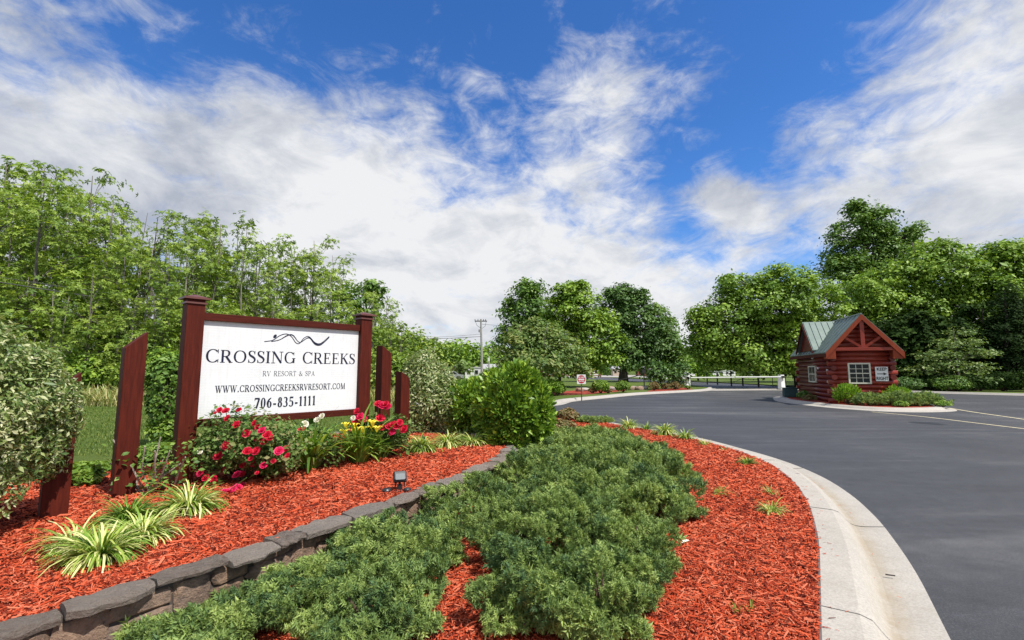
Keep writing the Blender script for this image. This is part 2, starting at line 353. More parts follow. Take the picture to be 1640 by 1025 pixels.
def mk_asphalt():
    m, t, b = mat('asphalt'); co = N(t, 'ShaderNodeTexCoord').outputs['Object']
    big = noise(t, co, .16, 4, .55, 1.0)
    mp = N(t, 'ShaderNodeMapping'); mp.inputs['Rotation'].default_value = (0, 0, R(25)); mp.inputs['Scale'].default_value = (.25, 1.2, 1); t.links.new(co, mp.inputs[0])
    st = noise(t, mp.outputs[0], .55, 5, .55, 1.5); fine = noise(t, co, 70, 5, .9); mid = noise(t, co, 6, 5, .6)
    base = ramp(t, M(t, 'ADD', M(t, 'MULTIPLY', big, .45), M(t, 'MULTIPLY', st, .55)), [(.36, (.036, .0365, .040)), (.52, (.052, .052, .056)), (.62, (.092, .090, .090))])
    base = mix(t, 1.0, base, ramp(t, fine, [(.33, (.45, .45, .45)), (.52, (1, 1, 1)), (.68, (2.4, 2.4, 2.3))]), 'MULTIPLY')
    base = mix(t, 1.0, base, ramp(t, mid, [(.3, (.82, .82, .82)), (.7, (1.16, 1.16, 1.16))]), 'MULTIPLY')
    spk = ramp(t, noise(t, co, 1.3, 8, .8, .5), [(.60, (0,) * 3), (.68, (1,) * 3)]); base = mix(t, M(t, 'MULTIPLY', spk, .35), base, (.10, .098, .095))
    crk = N(t, 'ShaderNodeTexVoronoi', feature='DISTANCE_TO_EDGE'); crk.inputs['Scale'].default_value = .33; wv = N(t, 'ShaderNodeVectorMath', operation='ADD'); nz = N(t, 'ShaderNodeTexNoise'); nz.inputs['Scale'].default_value = 1.2; nz.inputs['Detail'].default_value = 6; t.links.new(co, nz.inputs['Vector']); t.links.new(co, wv.inputs[0]); t.links.new(nz.outputs['Color'], wv.inputs[1]); t.links.new(wv.outputs[0], crk.inputs['Vector'])
    cm = M(t, 'MULTIPLY', M(t, 'LESS_THAN', crk.outputs['Distance'], .0035), M(t, 'GREATER_THAN', big, .53)); base = mix(t, M(t, 'MULTIPLY', cm, .6), base, (.018, .018, .02))
    t.links.new(base, b.inputs['Base Color'])
    t.links.new(ramp(t, st, [(.3, (.72,) * 3), (.7, (.55,) * 3)]), b.inputs['Roughness'])
    bump(t, b, fine, .6, .006); return m
MT['asphalt'] = mk_asphalt()
def mk_concrete(name, c, dirt=(.30, .24, .16)):
    m, t, b = mat(name); co = objco(t)
    n = noise(t, co, 1.5, 6, .65, .3); f = noise(t, co, 60, 4, .75); sp_ = noise(t, co, 18, 3, .6)
    k = ramp(t, n, [(.3, tuple(x * .84 for x in c)), (.7, c)])
    k = mix(t, 1.0, k, ramp(t, f, [(.3, (.72,) * 3), (.7, (1.15,) * 3)]), 'MULTIPLY')
    k = mix(t, M(t, 'MULTIPLY', ramp(t, noise(t, co, 5, 8, .75, .8), [(.5, (0,) * 3), (.7, (1,) * 3)]), .35), k, (.27, .23, .17))
    a = N(t, 'ShaderNodeAttribute', attribute_name='dirt', attribute_type='GEOMETRY').outputs['Fac']
    d = M(t, 'MULTIPLY', ramp(t, noise(t, co, 3.5, 7, .7), [(.3, (.25,) * 3), (.6, (1,) * 3)]), M(t, 'MULTIPLY', a, .8))
    k = mix(t, d, k, dirt); k = mix(t, M(t, 'MULTIPLY', ramp(t, sp_, [(.70, (0,) * 3), (.74, (1,) * 3)]), .4), k, (.12, .10, .08))
    t.links.new(k, b.inputs['Base Color']); b.inputs['Roughness'].default_value = .85; bump(t, b, f, .35, .003); return m
MT['kerb'] = mk_concrete('kerb_concrete', (.47, .435, .38)); MT['concrete'] = mk_concrete('light_concrete', (.42, .39, .35))
MT['paint'] = simple('worn_road_paint', (.60, .52, .33), .7, scale=5, var=.25)
def mk_mulch(name='mulch_ground'):
    m, t, b = mat(name); co = objco(t)
    mp = N(t, 'ShaderNodeMapping'); mp.inputs['Scale'].default_value = (1, 2.4, 1); mp.inputs['Rotation'].default_value = (0, 0, .5); t.links.new(co, mp.inputs[0])
    n = noise(t, mp.outputs[0], 22, 6, .75, 1.2); n2 = noise(t, co, 1.2, 3)
    c = ramp(t, n, [(.28, (.09, .012, .006)), (.5, (.30, .035, .014)), (.72, (.52, .075, .03))])
    c = mix(t, M(t, 'MULTIPLY', n2, .3), c, (.24, .035, .016))
    t.links.new(c, b.inputs['Base Color']); b.inputs['Roughness'].default_value = .9; bump(t, b, n, 1.0, .03); return m
MT['mulch'] = mk_mulch()
MT['chips'] = foliage('dyed_wood_chip', [(.10, .014, .008), (.30, .036, .014), (.46, .064, .022), (.54, .092, .035), (.58, .16, .085)], .0, rough=.85, gloss=.15, patch=.7, pscale=1.6)
def mk_grass():
    m, t, b = mat('lawn'); co = objco(t)
    n = noise(t, co, .5, 5, .6); f = noise(t, co, 14, 6, .8)
    c = ramp(t, n, [(.3, (.075, .12, .025)), (.55, (.11, .155, .035)), (.75, (.16, .18, .055))])
    c = mix(t, 1.0, c, ramp(t, f, [(.3, (.6,) * 3), (.7, (1.25,) * 3)]), 'MULTIPLY')
    t.links.new(c, b.inputs['Base Color']); b.inputs['Roughness'].default_value = .95; b.inputs['Specular IOR Level'].default_value = .1; bump(t, b, f, .9, .05); return m
MT['lawn'] = mk_grass()
def mk_roof():
    m, t, b = mat('green_metal_roof'); co = objco(t); n = noise(t, co, 3, 5)
    t.links.new(ramp(t, n, [(.3, (.13, .18, .155)), (.7, (.185, .235, .205))]), b.inputs['Base Color'])
    b.inputs['Roughness'].default_value = .42; b.inputs['Metallic'].default_value = .25; return m
MT['roof'] = mk_roof()
MT['frame'] = simple('cream_window_frame', (.62, .60, .48), .5); MT['white'] = simple('white_paint', (.75, .75, .73), .5, var=.05)
def mk_glass():
    m, t, b = mat('dark_window_glass'); b.inputs['Base Color'].default_value = (.02, .025, .025, 1); b.inputs['Roughness'].default_value = .2; b.inputs['Specular IOR Level'].default_value = .2
    co = objco(t); bump(t, b, noise(t, co, 3, 2), .08, .01); return m
MT['glass'] = mk_glass()
MT['plastic'] = simple('black_plastic', (.02, .022, .025), .35, var=.3); MT['greyplastic'] = simple('grey_plastic', (.10, .12, .13), .45)
MT['signred'] = simple('sign_red', (.45, .015, .03), .4); MT['greenpost'] = simple('green_steel', (.02, .07, .04), .5)
MT['pole'] = bark('weathered_pole', (.42, .40, .37)); MT['steel'] = simple('dark_steel', (.03, .03, .03), .5)
MT['wire'] = simple('wire', (.05, .05, .05), .6); MT['tan'] = simple('tan_siding', (.45, .36, .27), .7); MT['brick'] = simple('brown_red_siding', (.20, .06, .04), .8)
MT['greyroof'] = simple('grey_roof', (.35, .35, .36), .7); MT['carred'] = simple('red_car_paint', (.30, .03, .03), .25); MT['carwhite'] = simple('white_car_paint', (.7, .7, .7), .25)
MT['carsilver'] = simple('silver_car_paint', (.42, .43, .45), .25, .4); MT['rubber'] = simple('rubber', (.02, .02, .02), .8); MT['brownwood'] = simple('brown_fence_wood', (.20, .09, .05), .8)
MT['screen'] = simple('teal_mesh', (.02, .06, .06), .6)

# ================= GROUND =================
def smooth_line(P, n=8, closed=False):        # Catmull-Rom
    P = [Vector(p) for p in P]; out = []; m = len(P)
    for i in range(m if closed else m - 1):
        if closed: a, b, c, d = P[i - 1], P[i], P[(i + 1) % m], P[(i + 2) % m]
        else: a, b, c, d = P[max(i - 1, 0)], P[i], P[i + 1], P[min(i + 2, m - 1)]
        for k in range(n):
            t = k / n
            out.append(0.5 * ((2 * b) + (c - a) * t + (2 * a - 5 * b + 4 * c - d) * t * t + (3 * b - a - 3 * c + d) * t ** 3))
    if not closed: out.append(P[-1])
    return out
def offset(P, w, z=None):                      # to the right of travel
    out = []
    for i, p in enumerate(P):
        d = (P[min(i + 1, len(P) - 1)] - P[max(i - 1, 0)]); d.z = 0; d.normalize()
        q = p + Vector((d.y, -d.x, 0)) * w
        if z is not None: q.z = z
        out.append(q)
    return out
def sheet(name, poly, z, mt, kind='structure'):
    bm = bmesh.new(); vs_ = [bm.verts.new((p[0], p[1], z)) for p in poly]
    es = [bm.edges.new((vs_[i], vs_[(i + 1) % len(vs_)])) for i in range(len(vs_))]
    bmesh.ops.triangle_fill(bm, edges=es, use_beauty=True, normal=(0, 0, 1))
    for f in bm.faces:
        f.normal_update()
        if f.normal.z < 0: f.normal_flip()
    me = bpy.data.meshes.new(name); bm.to_mesh(me); bm.free()
    return tag(link(name, me, mt), kind=kind)
def strip(mb, rows):                           # rows = list of equally long polylines -> quads
    m = len(rows[0]); v = [p for r in rows for p in r]
    mb.add(v, [(i * m + k, i * m + k + 1, (i + 1) * m + k + 1, (i + 1) * m + k) for i in range(len(rows) - 1) for k in range(m - 1)])
def inside(poly, X, Y):
    px = np.array([p[0] for p in poly]); py = np.array([p[1] for p in poly]); c = np.zeros(len(X), bool); j = len(px) - 1
    for i in range(len(px)):
        cond = ((py[i] > Y) != (py[j] > Y)) & (X < (px[j] - px[i]) * (Y - py[i]) / (py[j] - py[i] + 1e-12) + px[i]); c ^= cond; j = i
    return c
V3 = lambda x, y, z=0: Vector((x, y, z))

near_in = smooth_line([V3(-3.5, -1.2), V3(-.6, .2), V3(.6, 1.25), V3(1.3, 2.15), V3(1.74, 2.85), V3(2.22, 3.6), V3(2.7, 4.36), V3(3.12, 5.1), V3(3.48, 5.8), V3(3.86, 6.7), V3(4.15, 7.7), V3(4.27, 8.77), V3(4.2, 9.9), V3(3.98, 11.0), V3(3.5, 12.4), V3(2.7, 14.1), V3(1.9, 16.0), V3(.9, 17.4), V3(-.8, 18.3), V3(-4, 18.9), V3(-14, 19.2), V3(-60, 19.5)], 6)
NZ = .13
kb = MB(); prof = [(w_ * .77 if w_ > .02 else w_, z_, d_) for w_, z_, d_ in [(0, .02, 0), (0, .13, 0), (.015, .145, .1), (.28, .145, .1), (.36, .125, .05), (.44, .05, .2), (.49, .012, .75), (.54, .004, 1), (.60, .005, .7), (.70, .010, .12), (.87, .022, .0), (.872, -.02, .2)]]
rows = [offset(near_in, w, z) for w, z, _ in prof]
for i in range(len(rows) - 1):
    kb.tone = max(prof[i][2], prof[i + 1][2]) if prof[i][2] > .55 or prof[i + 1][2] > .55 else .2
    strip(kb, [rows[i], rows[i + 1]])
kbo = tag(kb.build('kerb', MT['kerb'], smooth=True), kind='structure')
da = kbo.data.attributes.new('dirt', 'FLOAT', 'POINT'); m_n = len(near_in); dv_ = []
for i in range(len(prof) - 1): dv_ += [prof[i][2]] * m_n + [prof[i + 1][2]] * m_n
da.data.foreach_set('value', np.array(dv_, dtype=np.float32))
near_out = offset(near_in, .66)

far_kerb = smooth_line([V3(-60, 24.3), V3(-14, 24), V3(-4, 22.6), V3(-.2, 21.9), V3(1.84, 23.1), V3(2.95, 25.9), V3(5.41, 29.1), V3(8.82, 33.3), V3(15.6, 39.2), V3(18.6, 44.5)], 6)
far2 = smooth_line([V3(27.5, 45.5), V3(27.6, 41), V3(30.25, 37.0), V3(34.02, 32.2), V3(40, 27.5), V3(60, 20), V3(120, 12)], 6)
for ln, s in ((far_kerb, -1), (far2, -1)):
    k = MB(); pr = [(-.45, .012), (-.12, .02), (-.03, .12), (0, .14), (.2, .14), (.2, .05)]
    strip(k, [offset(ln, w * s, z) for w, z in pr][::1])
    tag(k.build('kerb', MT['concrete'], smooth=False), kind='structure')
GX = 19.0
# asphalt
road_l = [V3(20.5, 55), V3(14, 95), V3(8, 120)]; road_r = [V3(22, 120), V3(26, 95), V3(29, 55)]
asp = near_out[::-1] + []
asp_poly = [p.copy() for p in near_out] + [p.copy() for p in far_kerb] + road_l + road_r + [p.copy() for p in far2] + [V3(120, -12), V3(0, -12), V3(-4.5, -2.4)]
sheet('asphalt_road', asp_poly, 0.0, MT['asphalt'])
sheet('ground', [V3(-900, -60), V3(900, -60), V3(900, 1200), V3(-900, 1200)], -.06, MT['lawn'])
sheet('far_lawn', [p.copy() for p in offset(far_kerb, -.19)] + road_l + [V3(-20, 260), V3(-400, 300), V3(-400, 60), V3(-60, 45)], .10, MT['lawn'])
sheet('far_lawn', [p.copy() for p in offset(far2, -.19)] + [V3(400, 30), V3(400, 300), V3(45, 260)] + road_r, .10, MT['lawn'])
sheet('concrete_apron', [V3(15.9, 39.6), V3(18.2, 43.5), V3(28, 44.4), V3(28, 41.2), V3(20, 40.4)], .006, MT['concrete'])
sheet('far_drive', G([(905, 601.6), (1000, 600.6), (1128, 600.2), (1075, 606.3), (1020, 604), (905, 604.3)], .106), .106, MT['concrete'])

# left lawn, rising slightly behind the raised bed
def gz(x, y):
    def ss(t): t = max(0, min(1, t)); return t * t * (3 - 2 * t)
    return .11 + .27 * ss((-x - 1.6) / 2.6) * ss((y - 4.6) / 2.5)
lw = MB(); edge = [p for p in near_in if p.y > 0]
xs = [-300, -160, -100, -70, -50, -38, -30, -24, -19, -15, -12, -10, -8.5, -7.2, -6, -5, -4.2, -3.5, -2.9, -2.4, -2, -1.6, -1.2, -.8, -.4, 0]
ys = [-60, -10, 0, 2, 4, 5, 6, 7, 8, 9, 10.5, 12, 14, 16, 17.9]
lw.add([(x, y, gz(x, y)) for x in xs for y in ys], [(i * len(ys) + j, (i + 1) * len(ys) + j, (i + 1) * len(ys) + j + 1, i * len(ys) + j + 1) for i in range(len(xs) - 1) for j in range(len(ys) - 1)])
tag(lw.build('left_lawn', MT['lawn'], smooth=True), kind='structure')
fl = MB(); ys2 = [24.6, 30, 45, 80, 150, 400]; fl.add([(x, y, .11 + .01) for x in (-400, -60, -20, -4.5) for y in ys2], [(i * 6 + j, (i + 1) * 6 + j, (i + 1) * 6 + j + 1, i * 6 + j + 1) for i in range(3) for j in range(5)])

# lower mulch bed
low_poly = [p.copy() for p in near_in if p.y > -2 and p.y < 18.2 and p.x > -3] + [V3(-2.6, 17.6), V3(-4, 12), V3(-5, 6), V3(-4.5, 2), V3(-4.2, 0)]
sheet('lower_mulch_bed', low_poly, NZ, MT['mulch'])

# raised bed and its stone wall
wi = smooth_line([V3(-3.6, 1.35), V3(-3.0, 1.9), V3(-2.47, 2.41), V3(-2.22, 2.72), V3(-2.04, 3.0), V3(-1.87, 3.3), V3(-1.56, 3.92), V3(-1.22, 4.48), V3(-.98, 5.0), V3(-.63, 5.65), V3(-.36, 6.42), V3(-.16, 7.2), V3(-.13, 7.85), V3(-.26, 8.4), V3(-.55, 8.85), V3(-1.1, 9.25), V3(-1.8, 9.45), V3(-2.6, 9.5), V3(-3.6, 9.2)], 5)
WO = .215
bed_poly = [p.copy() for p in offset(wi, .05)] + [V3(-4.2, 8), V3(-4.5, 6.7), V3(-5.2, 5.4), V3(-6.8, 4.2), V3(-7, 1.5)]
sheet('raised_mulch_bed', bed_poly, .42, MT['mulch'])
wall = empty('stone_wall', (0, 0, 0)); tag(wall, 'low curved dry stone retaining wall with dark slate cap around the raised mulch bed', 'wall')
wi_o = offset(wi, WO - .03)
m_ = MB(); strip(m_, [offset(wi, .0, .415), offset(wi, .0, .435), offset(wi, WO - .095, .435), offset(wi, WO - .095, .0)]); m_.build('mortar_core', MT['mortar'], wall)
def arc(P):
    s = [0]
    for a, b in zip(P, P[1:]): s.append(s[-1] + (b - a).length)
    return s
def pt_at(P, S, s):
    s = max(0, min(S[-1] - 1e-4, s)); i = int(np.searchsorted(S, s, side='right') - 1); t = (s - S[i]) / (S[i + 1] - S[i])
    d = (P[i + 1] - P[i]).normalized(); return P[i].lerp(P[i + 1], t), d
S_ = arc(wi); cb = MB(); s = 0; rr = random.Random(3)
while s < S_[-1] - .1:
    ln = rr.uniform(.16, .50); e = min(s + ln, S_[-1]); cb.tone = rr.random(); n = 6; inn = []; out = []
    zt = .468 + rr.uniform(-.016, .014); th = rr.uniform(.028, .05); jo = rr.uniform(-.04, .03); ji = rr.uniform(-.02, .02)
    sk = rr.uniform(-.05, .05)
    for k in range(n + 1):
        u = k / n; endr = .025 * (1 - min(1, 4 * min(u, 1 - u)))
        p, d = pt_at(wi, S_, s + .006 + (e - s - .012) * u); nr = V3(d.y, -d.x)
        inn.append(p + nr * (ji + endr + rr.uniform(-.01, .01)) - d * 0); out.append(p + nr * (WO + jo - endr + rr.uniform(-.02, .02)) + d * sk * (0 if k in (0, n) else 1))
    m = n + 1; rowsv = []
    for lst_, z_, mv in ((inn, zt - th, 0), (inn, zt - .012, 0), (inn, zt, .02), (None, zt, 0), (out, zt, -.02), (out, zt - .016, .0), (out, zt - th, -.006)):
        rr_ = []
        for k in range(m):
            p = inn[k].lerp(out[k], rr.uniform(.42, .58)) if lst_ is None else lst_[k].copy()
            if mv: p = p + (out[k] - inn[k]).normalized() * mv
            p.z = z_ + rr.uniform(-.012, .012) * (0 if z_ < zt - .02 else 1); rr_.append(p)
        rowsv.append(rr_)
    b0 = [p for r in rowsv for p in r]; R_ = len(rowsv)
    fc = [(i * m + k, i * m + k + 1, (i + 1) * m + k + 1, (i + 1) * m + k) for i in range(R_ - 1) for k in range(m - 1)]
    fc += [(k, (R_ - 1) * m + k, (R_ - 1) * m + k + 1, k + 1) for k in range(m - 1)]
    fc += [tuple(i * m for i in range(R_)), tuple(i * m + m - 1 for i in range(R_))[::-1]]
    cb.add(b0, fc); s = e
cb.build('cap', MT['cap'], wall)
# face stones
fb = MB(); wo_ = offset(wi, WO - .095); So = arc(wo_)
def stone(mb, c, d, w, h, dep):
    nr = V3(d.y, -d.x); nu, nv = 10, 6; v = []
    ja = [rr.uniform(.80, 1.12) for _ in range(nu * nv)]
    for j in range(nv):
        ph = PI * j / (nv - 1)
        for i in range(nu):
            th = 2 * PI * i / nu; cx_ = math.copysign(abs(math.cos(th)) ** .38, math.cos(th)); sn = math.copysign(abs(math.sin(th)) ** .38, math.sin(th))
            rr_ = math.sin(ph) ** .35 * (ja[j * nu + i] if 0 < j < nv - 1 else 1)
            v.append(c + d * (cx_ * rr_ * w / 2) + V3(0, 0, sn * rr_ * h / 2) + nr * (-math.cos(ph) * dep))
    mb.add(v, [(j * nu + i, j * nu + (i + 1) % nu, (j + 1) * nu + (i + 1) % nu, (j + 1) * nu + i) for j in range(nv - 1) for i in range(nu)])
s = 0
while s < So[-1]:
    w = rr.uniform(.10, .34); hs = rr.choice([[.30], [.11, .19], [.19, .11], [.07, .10, .13], [.09, .2], [.3]]); z = .43
    for h in hs:
        p, d = pt_at(wo_, So, s + w / 2); fb.tone = rr.random(); stone(fb, V3(p.x, p.y, z - h / 2), d, w * rr.uniform(1.0, 1.1), h * rr.uniform(.98, 1.08), rr.uniform(.02, .05)); z -= h
    s += w
fb.build('face_stones', MT['rock'], wall, smooth=False)

# shredded wood chips
CHIP = ([(-.5, -.07, 0), (.5, -.04, .01), (.5, .0, .06), (-.5, .0, .07), (.5, .05, 0), (-.5, .07, .01)], [(0, 1, 2, 3), (3, 2, 4, 5)])
def chips(name, poly, z, n, near=1.2, ymax=14, slope=1.0, lift=.03):
    px = [p[0] for p in poly]; py = [p[1] for p in poly]; P = []
    got = 0
    while got < n:
        k = n * 2; X = rng.uniform(min(px), max(px), k); Y = rng.uniform(max(min(py), .8), min(max(py), ymax), k)
        d2 = X ** 2 + Y ** 2; keep = inside(poly, X, Y) & (rng.random(k) < np.minimum(1, (9.0 / d2) ** .75)) & (np.abs(X) < Y * 1.35 + .5)
        P.append(np.stack([X[keep], Y[keep]], 1)); got += keep.sum()
    P = np.concatenate(P)[:n]; d = np.linalg.norm(P, axis=1)
    Z = z + rng.random(n) ** 2 * lift; pos = np.column_stack([P, Z])
    nr = unit(np.column_stack([rng.normal(0, .28, n), rng.normal(0, .28, n), np.ones(n)])); ax = frame(nr)
    S = np.clip(rng.lognormal(-3.5, .45, n), .012, .11); w = S * rng.uniform(.7, 1.9, n) * (.05 / np.maximum(S, .03))**.5
    w = w * np.clip(d / 4, 1, 2.2)
    o = build_np(name, [inst(CHIP[0], CHIP[1], pos, ax, np.column_stack([S, w, w]), rng.random(n))], MT['chips']); tag(o, kind='stuff'); return o
tag(chips('mulch_chips', bed_poly, .422, 150000), 'shredded red dyed wood mulch covering the raised bed around the sign', 'mulch')
low_vis = [p.copy() for p in near_in if p.y > 1 and p.y < 18.2] + [V3(-.8, 15), V3(.3, 8.2), V3(.0, 6.2), V3(-.5, 5.4), V3(-.8, 4.6), V3(-1.3, 3.8), V3(-1.9, 2.6), V3(-2.2, 2.2), V3(-1.6, 1.5)]
tag(chips('mulch_chips', low_vis, NZ + .002, 210000, ymax=17), 'shredded red dyed wood mulch between the junipers and the kerb', 'mulch')
# stray chips on the kerb
r_ = np.random.default_rng(5); n = 150; SP = []
for q in range(n):
    i = int(r_.integers(22, 90)); w = abs(r_.normal(0, .10)) if r_.random() < .7 else r_.uniform(.35, .5); zz = .150 if w < .22 else (.03 if w > .34 else .13); a_ = offset(near_in[i - 1:i + 2], w, zz)[1]; SP.append(tuple(a_))
SP = np.array(SP); Ls = r_.uniform(.012, .045, n); tag(build_np('stray_chips', [inst(CHIP[0], CHIP[1], SP, frame(unit(np.column_stack([r_.normal(0, .1, n), r_.normal(0, .1, n), np.ones(n)])), r=r_), np.column_stack([Ls, Ls, Ls]), r_.random(n))], MT['chips']), 'scattered stray wood chips lying on the concrete kerb and gutter', 'wood chips', kind='stuff')
# painted lines
def painted(name, pts, w, z=.006):
    P = smooth_line(pts, 6); k = MB(); strip(k, [offset(P, w / 2, z), offset(P, -w / 2, z)]); return tag(k.build(name, MT['paint']), kind='structure')
painted('painted_line', G([(1396, 659.6), (1476, 667), (1560, 677), (1640, 686.5), (1760, 700)], .006), .11)
painted('painted_line', G([(1519, 653.3), (1560, 660), (1640, 671.5), (1760, 690)], .006), .11)
# dark patch on the road
pt = gp(1487, 678, 0); k = MB(); pp = [(pt.x + .34 * math.cos(a) * (1 + .3 * math.sin(3 * a)), pt.y + .5 * math.sin(a) * (1 + .2 * math.cos(2 * a + 1))) for a in np.linspace(0, 2 * PI, 26)[:-1]]
sheet('oil_stain', [V3(a, b) for a, b in pp], .004, simple('oil_stained_asphalt', (.022, .022, .025), .5, scale=9))
# hairline joint across the near kerb
jm = MB(); offs_ = [offset(near_in, w, z + .003) for w, z, _ in prof[2:11]]
for jx, jy, jw in ((3.3, 5.45, .011), (4.24, 8.2, .012), (4.0, 10.9, .015), (2.9, 13.6, .02), (1.95, 3.2, .006)):
    i0 = min(range(len(near_in)), key=lambda i: (near_in[i] - V3(jx, jy)).length); dj = (near_in[i0 + 1] - near_in[i0 - 1]).normalized()
    pj = [o_[i0] + dj * (.02 * math.sin(5 * q_) if jy == 5.45 else 0) for q_, o_ in enumerate(offs_)]; strip(jm, [pj, [p + dj * jw for p in pj]])
tag(jm.build('kerb_joint', MT['blackp']), kind='structure')

# ================= LETTERING =================
def ribbon_pts(kind, a):
    if kind == 'L': x0, y0, x1, y1, w = a; return [(x0, y0), (x1, y1)], [w, w]
    if kind == 'A':
        cx, cy, rx, ry, a0, a1, wt, wn_ = a; n = max(6, int(abs(a1 - a0) / 9)); P = []; Wd = []
        for i in range(n + 1):
            t = R(a0 + (a1 - a0) * i / n); w = wn_ + (wt - wn_) * abs(math.cos(t)) ** 1.4
            P.append((cx + (rx - w / 2) * math.cos(t), cy + (ry - wn_ / 2) * math.sin(t))); Wd.append(w)
        return P, Wd
    P, Wd = a; Q = smooth_line([V3(x, y, w) for (x, y), w in zip(P, Wd)], 5); return [(q.x, q.y) for q in Q], [max(.01, q.z) for q in Q]
def glyphs(T, t):   # T thick, t thin stroke
    s = .11 + T * .35
    def ser(x, y, e=1.0): return ('L', (x - s * e, y, x + s * e, y, t * .9))
    b, tp = t * .45, 1 - t * .45
    S = ('P', ([(.50, .78), (.44, .93), (.29, .985), (.13, .91), (.10, .76), (.18, .62), (.33, .52), (.48, .40), (.53, .25), (.45, .09), (.29, .02), (.14, .07), (.06, .22)], [t, t, t, T * .8, T * .9, T, T * 1.1, T, T * .9, T * .7, t, t, t]))
    g = {
        'C': (.86, [('A', (.47, .5, .44, .5, 42, 318, T, t)), ('L', (.80, .70, .80, .99, t)), ('L', (.81, .01, .81, .27, t))]),
        'O': (.98, [('A', (.49, .5, .46, .5, 0, 360, T, t))]),
        'S': (.60, [S, ('L', (.515, .72, .515, .99, t)), ('L', (.065, .01, .065, .28, t))]),
        'I': (.36, [('L', (.18, 0, .18, 1, T)), ser(.18, b), ser(.18, tp)]),
        'R': (.84, [('L', (.18, 0, .18, 1, T)), ser(.18, b), ('L', (.04, tp, .44, tp, t)), ('A', (.42, .745, .28, .25, 90, -90, T, t)), ('L', (.2, .5, .44, .5, t)), ('L', (.42, .5, .74, .02, T)), ser(.76, b, .8)]),
        'N': (.96, [('L', (.16, 0, .16, 1, t * 1.2)), ('L', (.80, 0, .80, 1, t * 1.2)), ('L', (.17, .98, .80, .02, T)), ser(.16, b), ser(.80, tp), ('L', (.02, tp, .2, tp, t))]),
        'G': (.94, [('A', (.47, .5, .44, .5, 42, 322, T, t)), ('L', (.80, .72, .80, .99, t)), ('L', (.80, .04, .80, .44, T)), ser(.80, .44, .9)]),
        'E': (.72, [('L', (.18, 0, .18, 1, T)), ('L', (.04, b, .64, b, t)), ('L', (.04, tp, .60, tp, t)), ('L', (.2, .52, .48, .52, t)), ('L', (.65, 0, .65, .24, t)), ('L', (.60, .78, .60, 1, t)), ('L', (.48, .42, .48, .62, t))]),
        'K': (.84, [('L', (.18, 0, .18, 1, T)), ser(.18, b), ser(.18, tp), ('L', (.2, .42, .68, .98, t * 1.2)), ('L', (.36, .6, .72, .02, T)), ser(.73, b, .9), ser(.68, tp, .8)]),
        'V': (.84, [('L', (.12, .99, .43, 0, T)), ('L', (.44, 0, .73, .99, t * 1.1)), ser(.12, tp), ser(.73, tp, .9)]),
        'W': (1.20, [('L', (.12, .99, .38, 0, T)), ('L', (.39, 0, .60, .99, t * 1.1)), ('L', (.56, .99, .82, 0, T)), ('L', (.83, 0, 1.08, .99, t * 1.1)), ser(.12, tp), ser(.58, tp), ser(1.08, tp, .9)]),
        'T': (.74, [('L', (.37, 0, .37, 1, T)), ser(.37, b), ('L', (.05, tp, .69, tp, t)), ('L', (.06, .76, .06, 1, t)), ('L', (.68, .76, .68, 1, t))]),
        'P': (.70, [('L', (.18, 0, .18, 1, T)), ser(.18, b), ('L', (.04, tp, .40, tp, t)), ('A', (.38, .73, .27, .265, 90, -90, T, t)), ('L', (.2, .47, .4, .47, t))]),
        'A': (.86, [('L', (.12, .0, .42, 1, t * 1.1)), ('L', (.42, 1, .73, .0, T)), ('L', (.24, .34, .60, .34, t)), ser(.11, b), ser(.74, b)]),
        'M': (1.10, [('L', (.16, 0, .18, 1, t * 1.1)), ('L', (.17, .99, .54, .02, T)), ('L', (.55, .02, .90, .99, t * 1.1)), ('L', (.92, 0, .90, 1, T)), ser(.16, b), ser(.92, b), ('L', (.04, tp, .2, tp, t)), ('L', (.88, tp, 1.04, tp, t))]),
        '&': (.92, [('P', ([(.86, .5), (.74, .42), (.66, .2), (.5, .04), (.28, .02), (.12, .12), (.1, .28), (.24, .46), (.42, .6), (.5, .78), (.42, .95), (.3, .97), (.24, .84), (.32, .62), (.5, .36), (.7, .1), (.88, .02)], [t, t, t, t, T * .7, T, T, t, t, T * .6, t, t, T * .7, T, T, T, t]))]),
        '.': (.34, [('L', (.09, T * .55, .09 + T * 1.1, T * .55, T * 1.1))]),
        '-': (.46, [('L', (.06, .33, .40, .33, t * 2.2))]),
        '1': (.50, [('L', (.26, 0, .26, 1, T)), ser(.26, b, .9), ('L', (.1, .84, .26, .97, t * 1.6))]),
        '7': (.62, [('L', (.06, .94, .58, .94, T * .75)), ('L', (.55, .94, .26, 0, T)), ('L', (.07, .74, .07, .97, t))]),
        '0': (.64, [('A', (.32, .5, .28, .5, 0, 360, T, t))]),
        '6': (.64, [('A', (.32, .32, .27, .32, 0, 360, T, t)), ('P', ([(.52, .97), (.3, .82), (.14, .58), (.1, .34)], [t, T * .8, T, T]))]),
        '8': (.64, [('A', (.32, .745, .23, .25, 0, 360, T, t)), ('A', (.32, .27, .27, .275, 0, 360, T, t))]),
        '3': (.62, [('A', (.26, .74, .26, .255, 140, -90, T, t)), ('A', (.24, .27, .32, .27, 90, -145, T, t))]),
        '5': (.62, [('A', (.26, .31, .31, .31, 125, -145, T, t)), ('L', (.12, .52, .14, .97, t * 1.3)), ('L', (.12, .93, .52, .93, T * .8))]),
        ' ': (.45, []),
    }
    return g
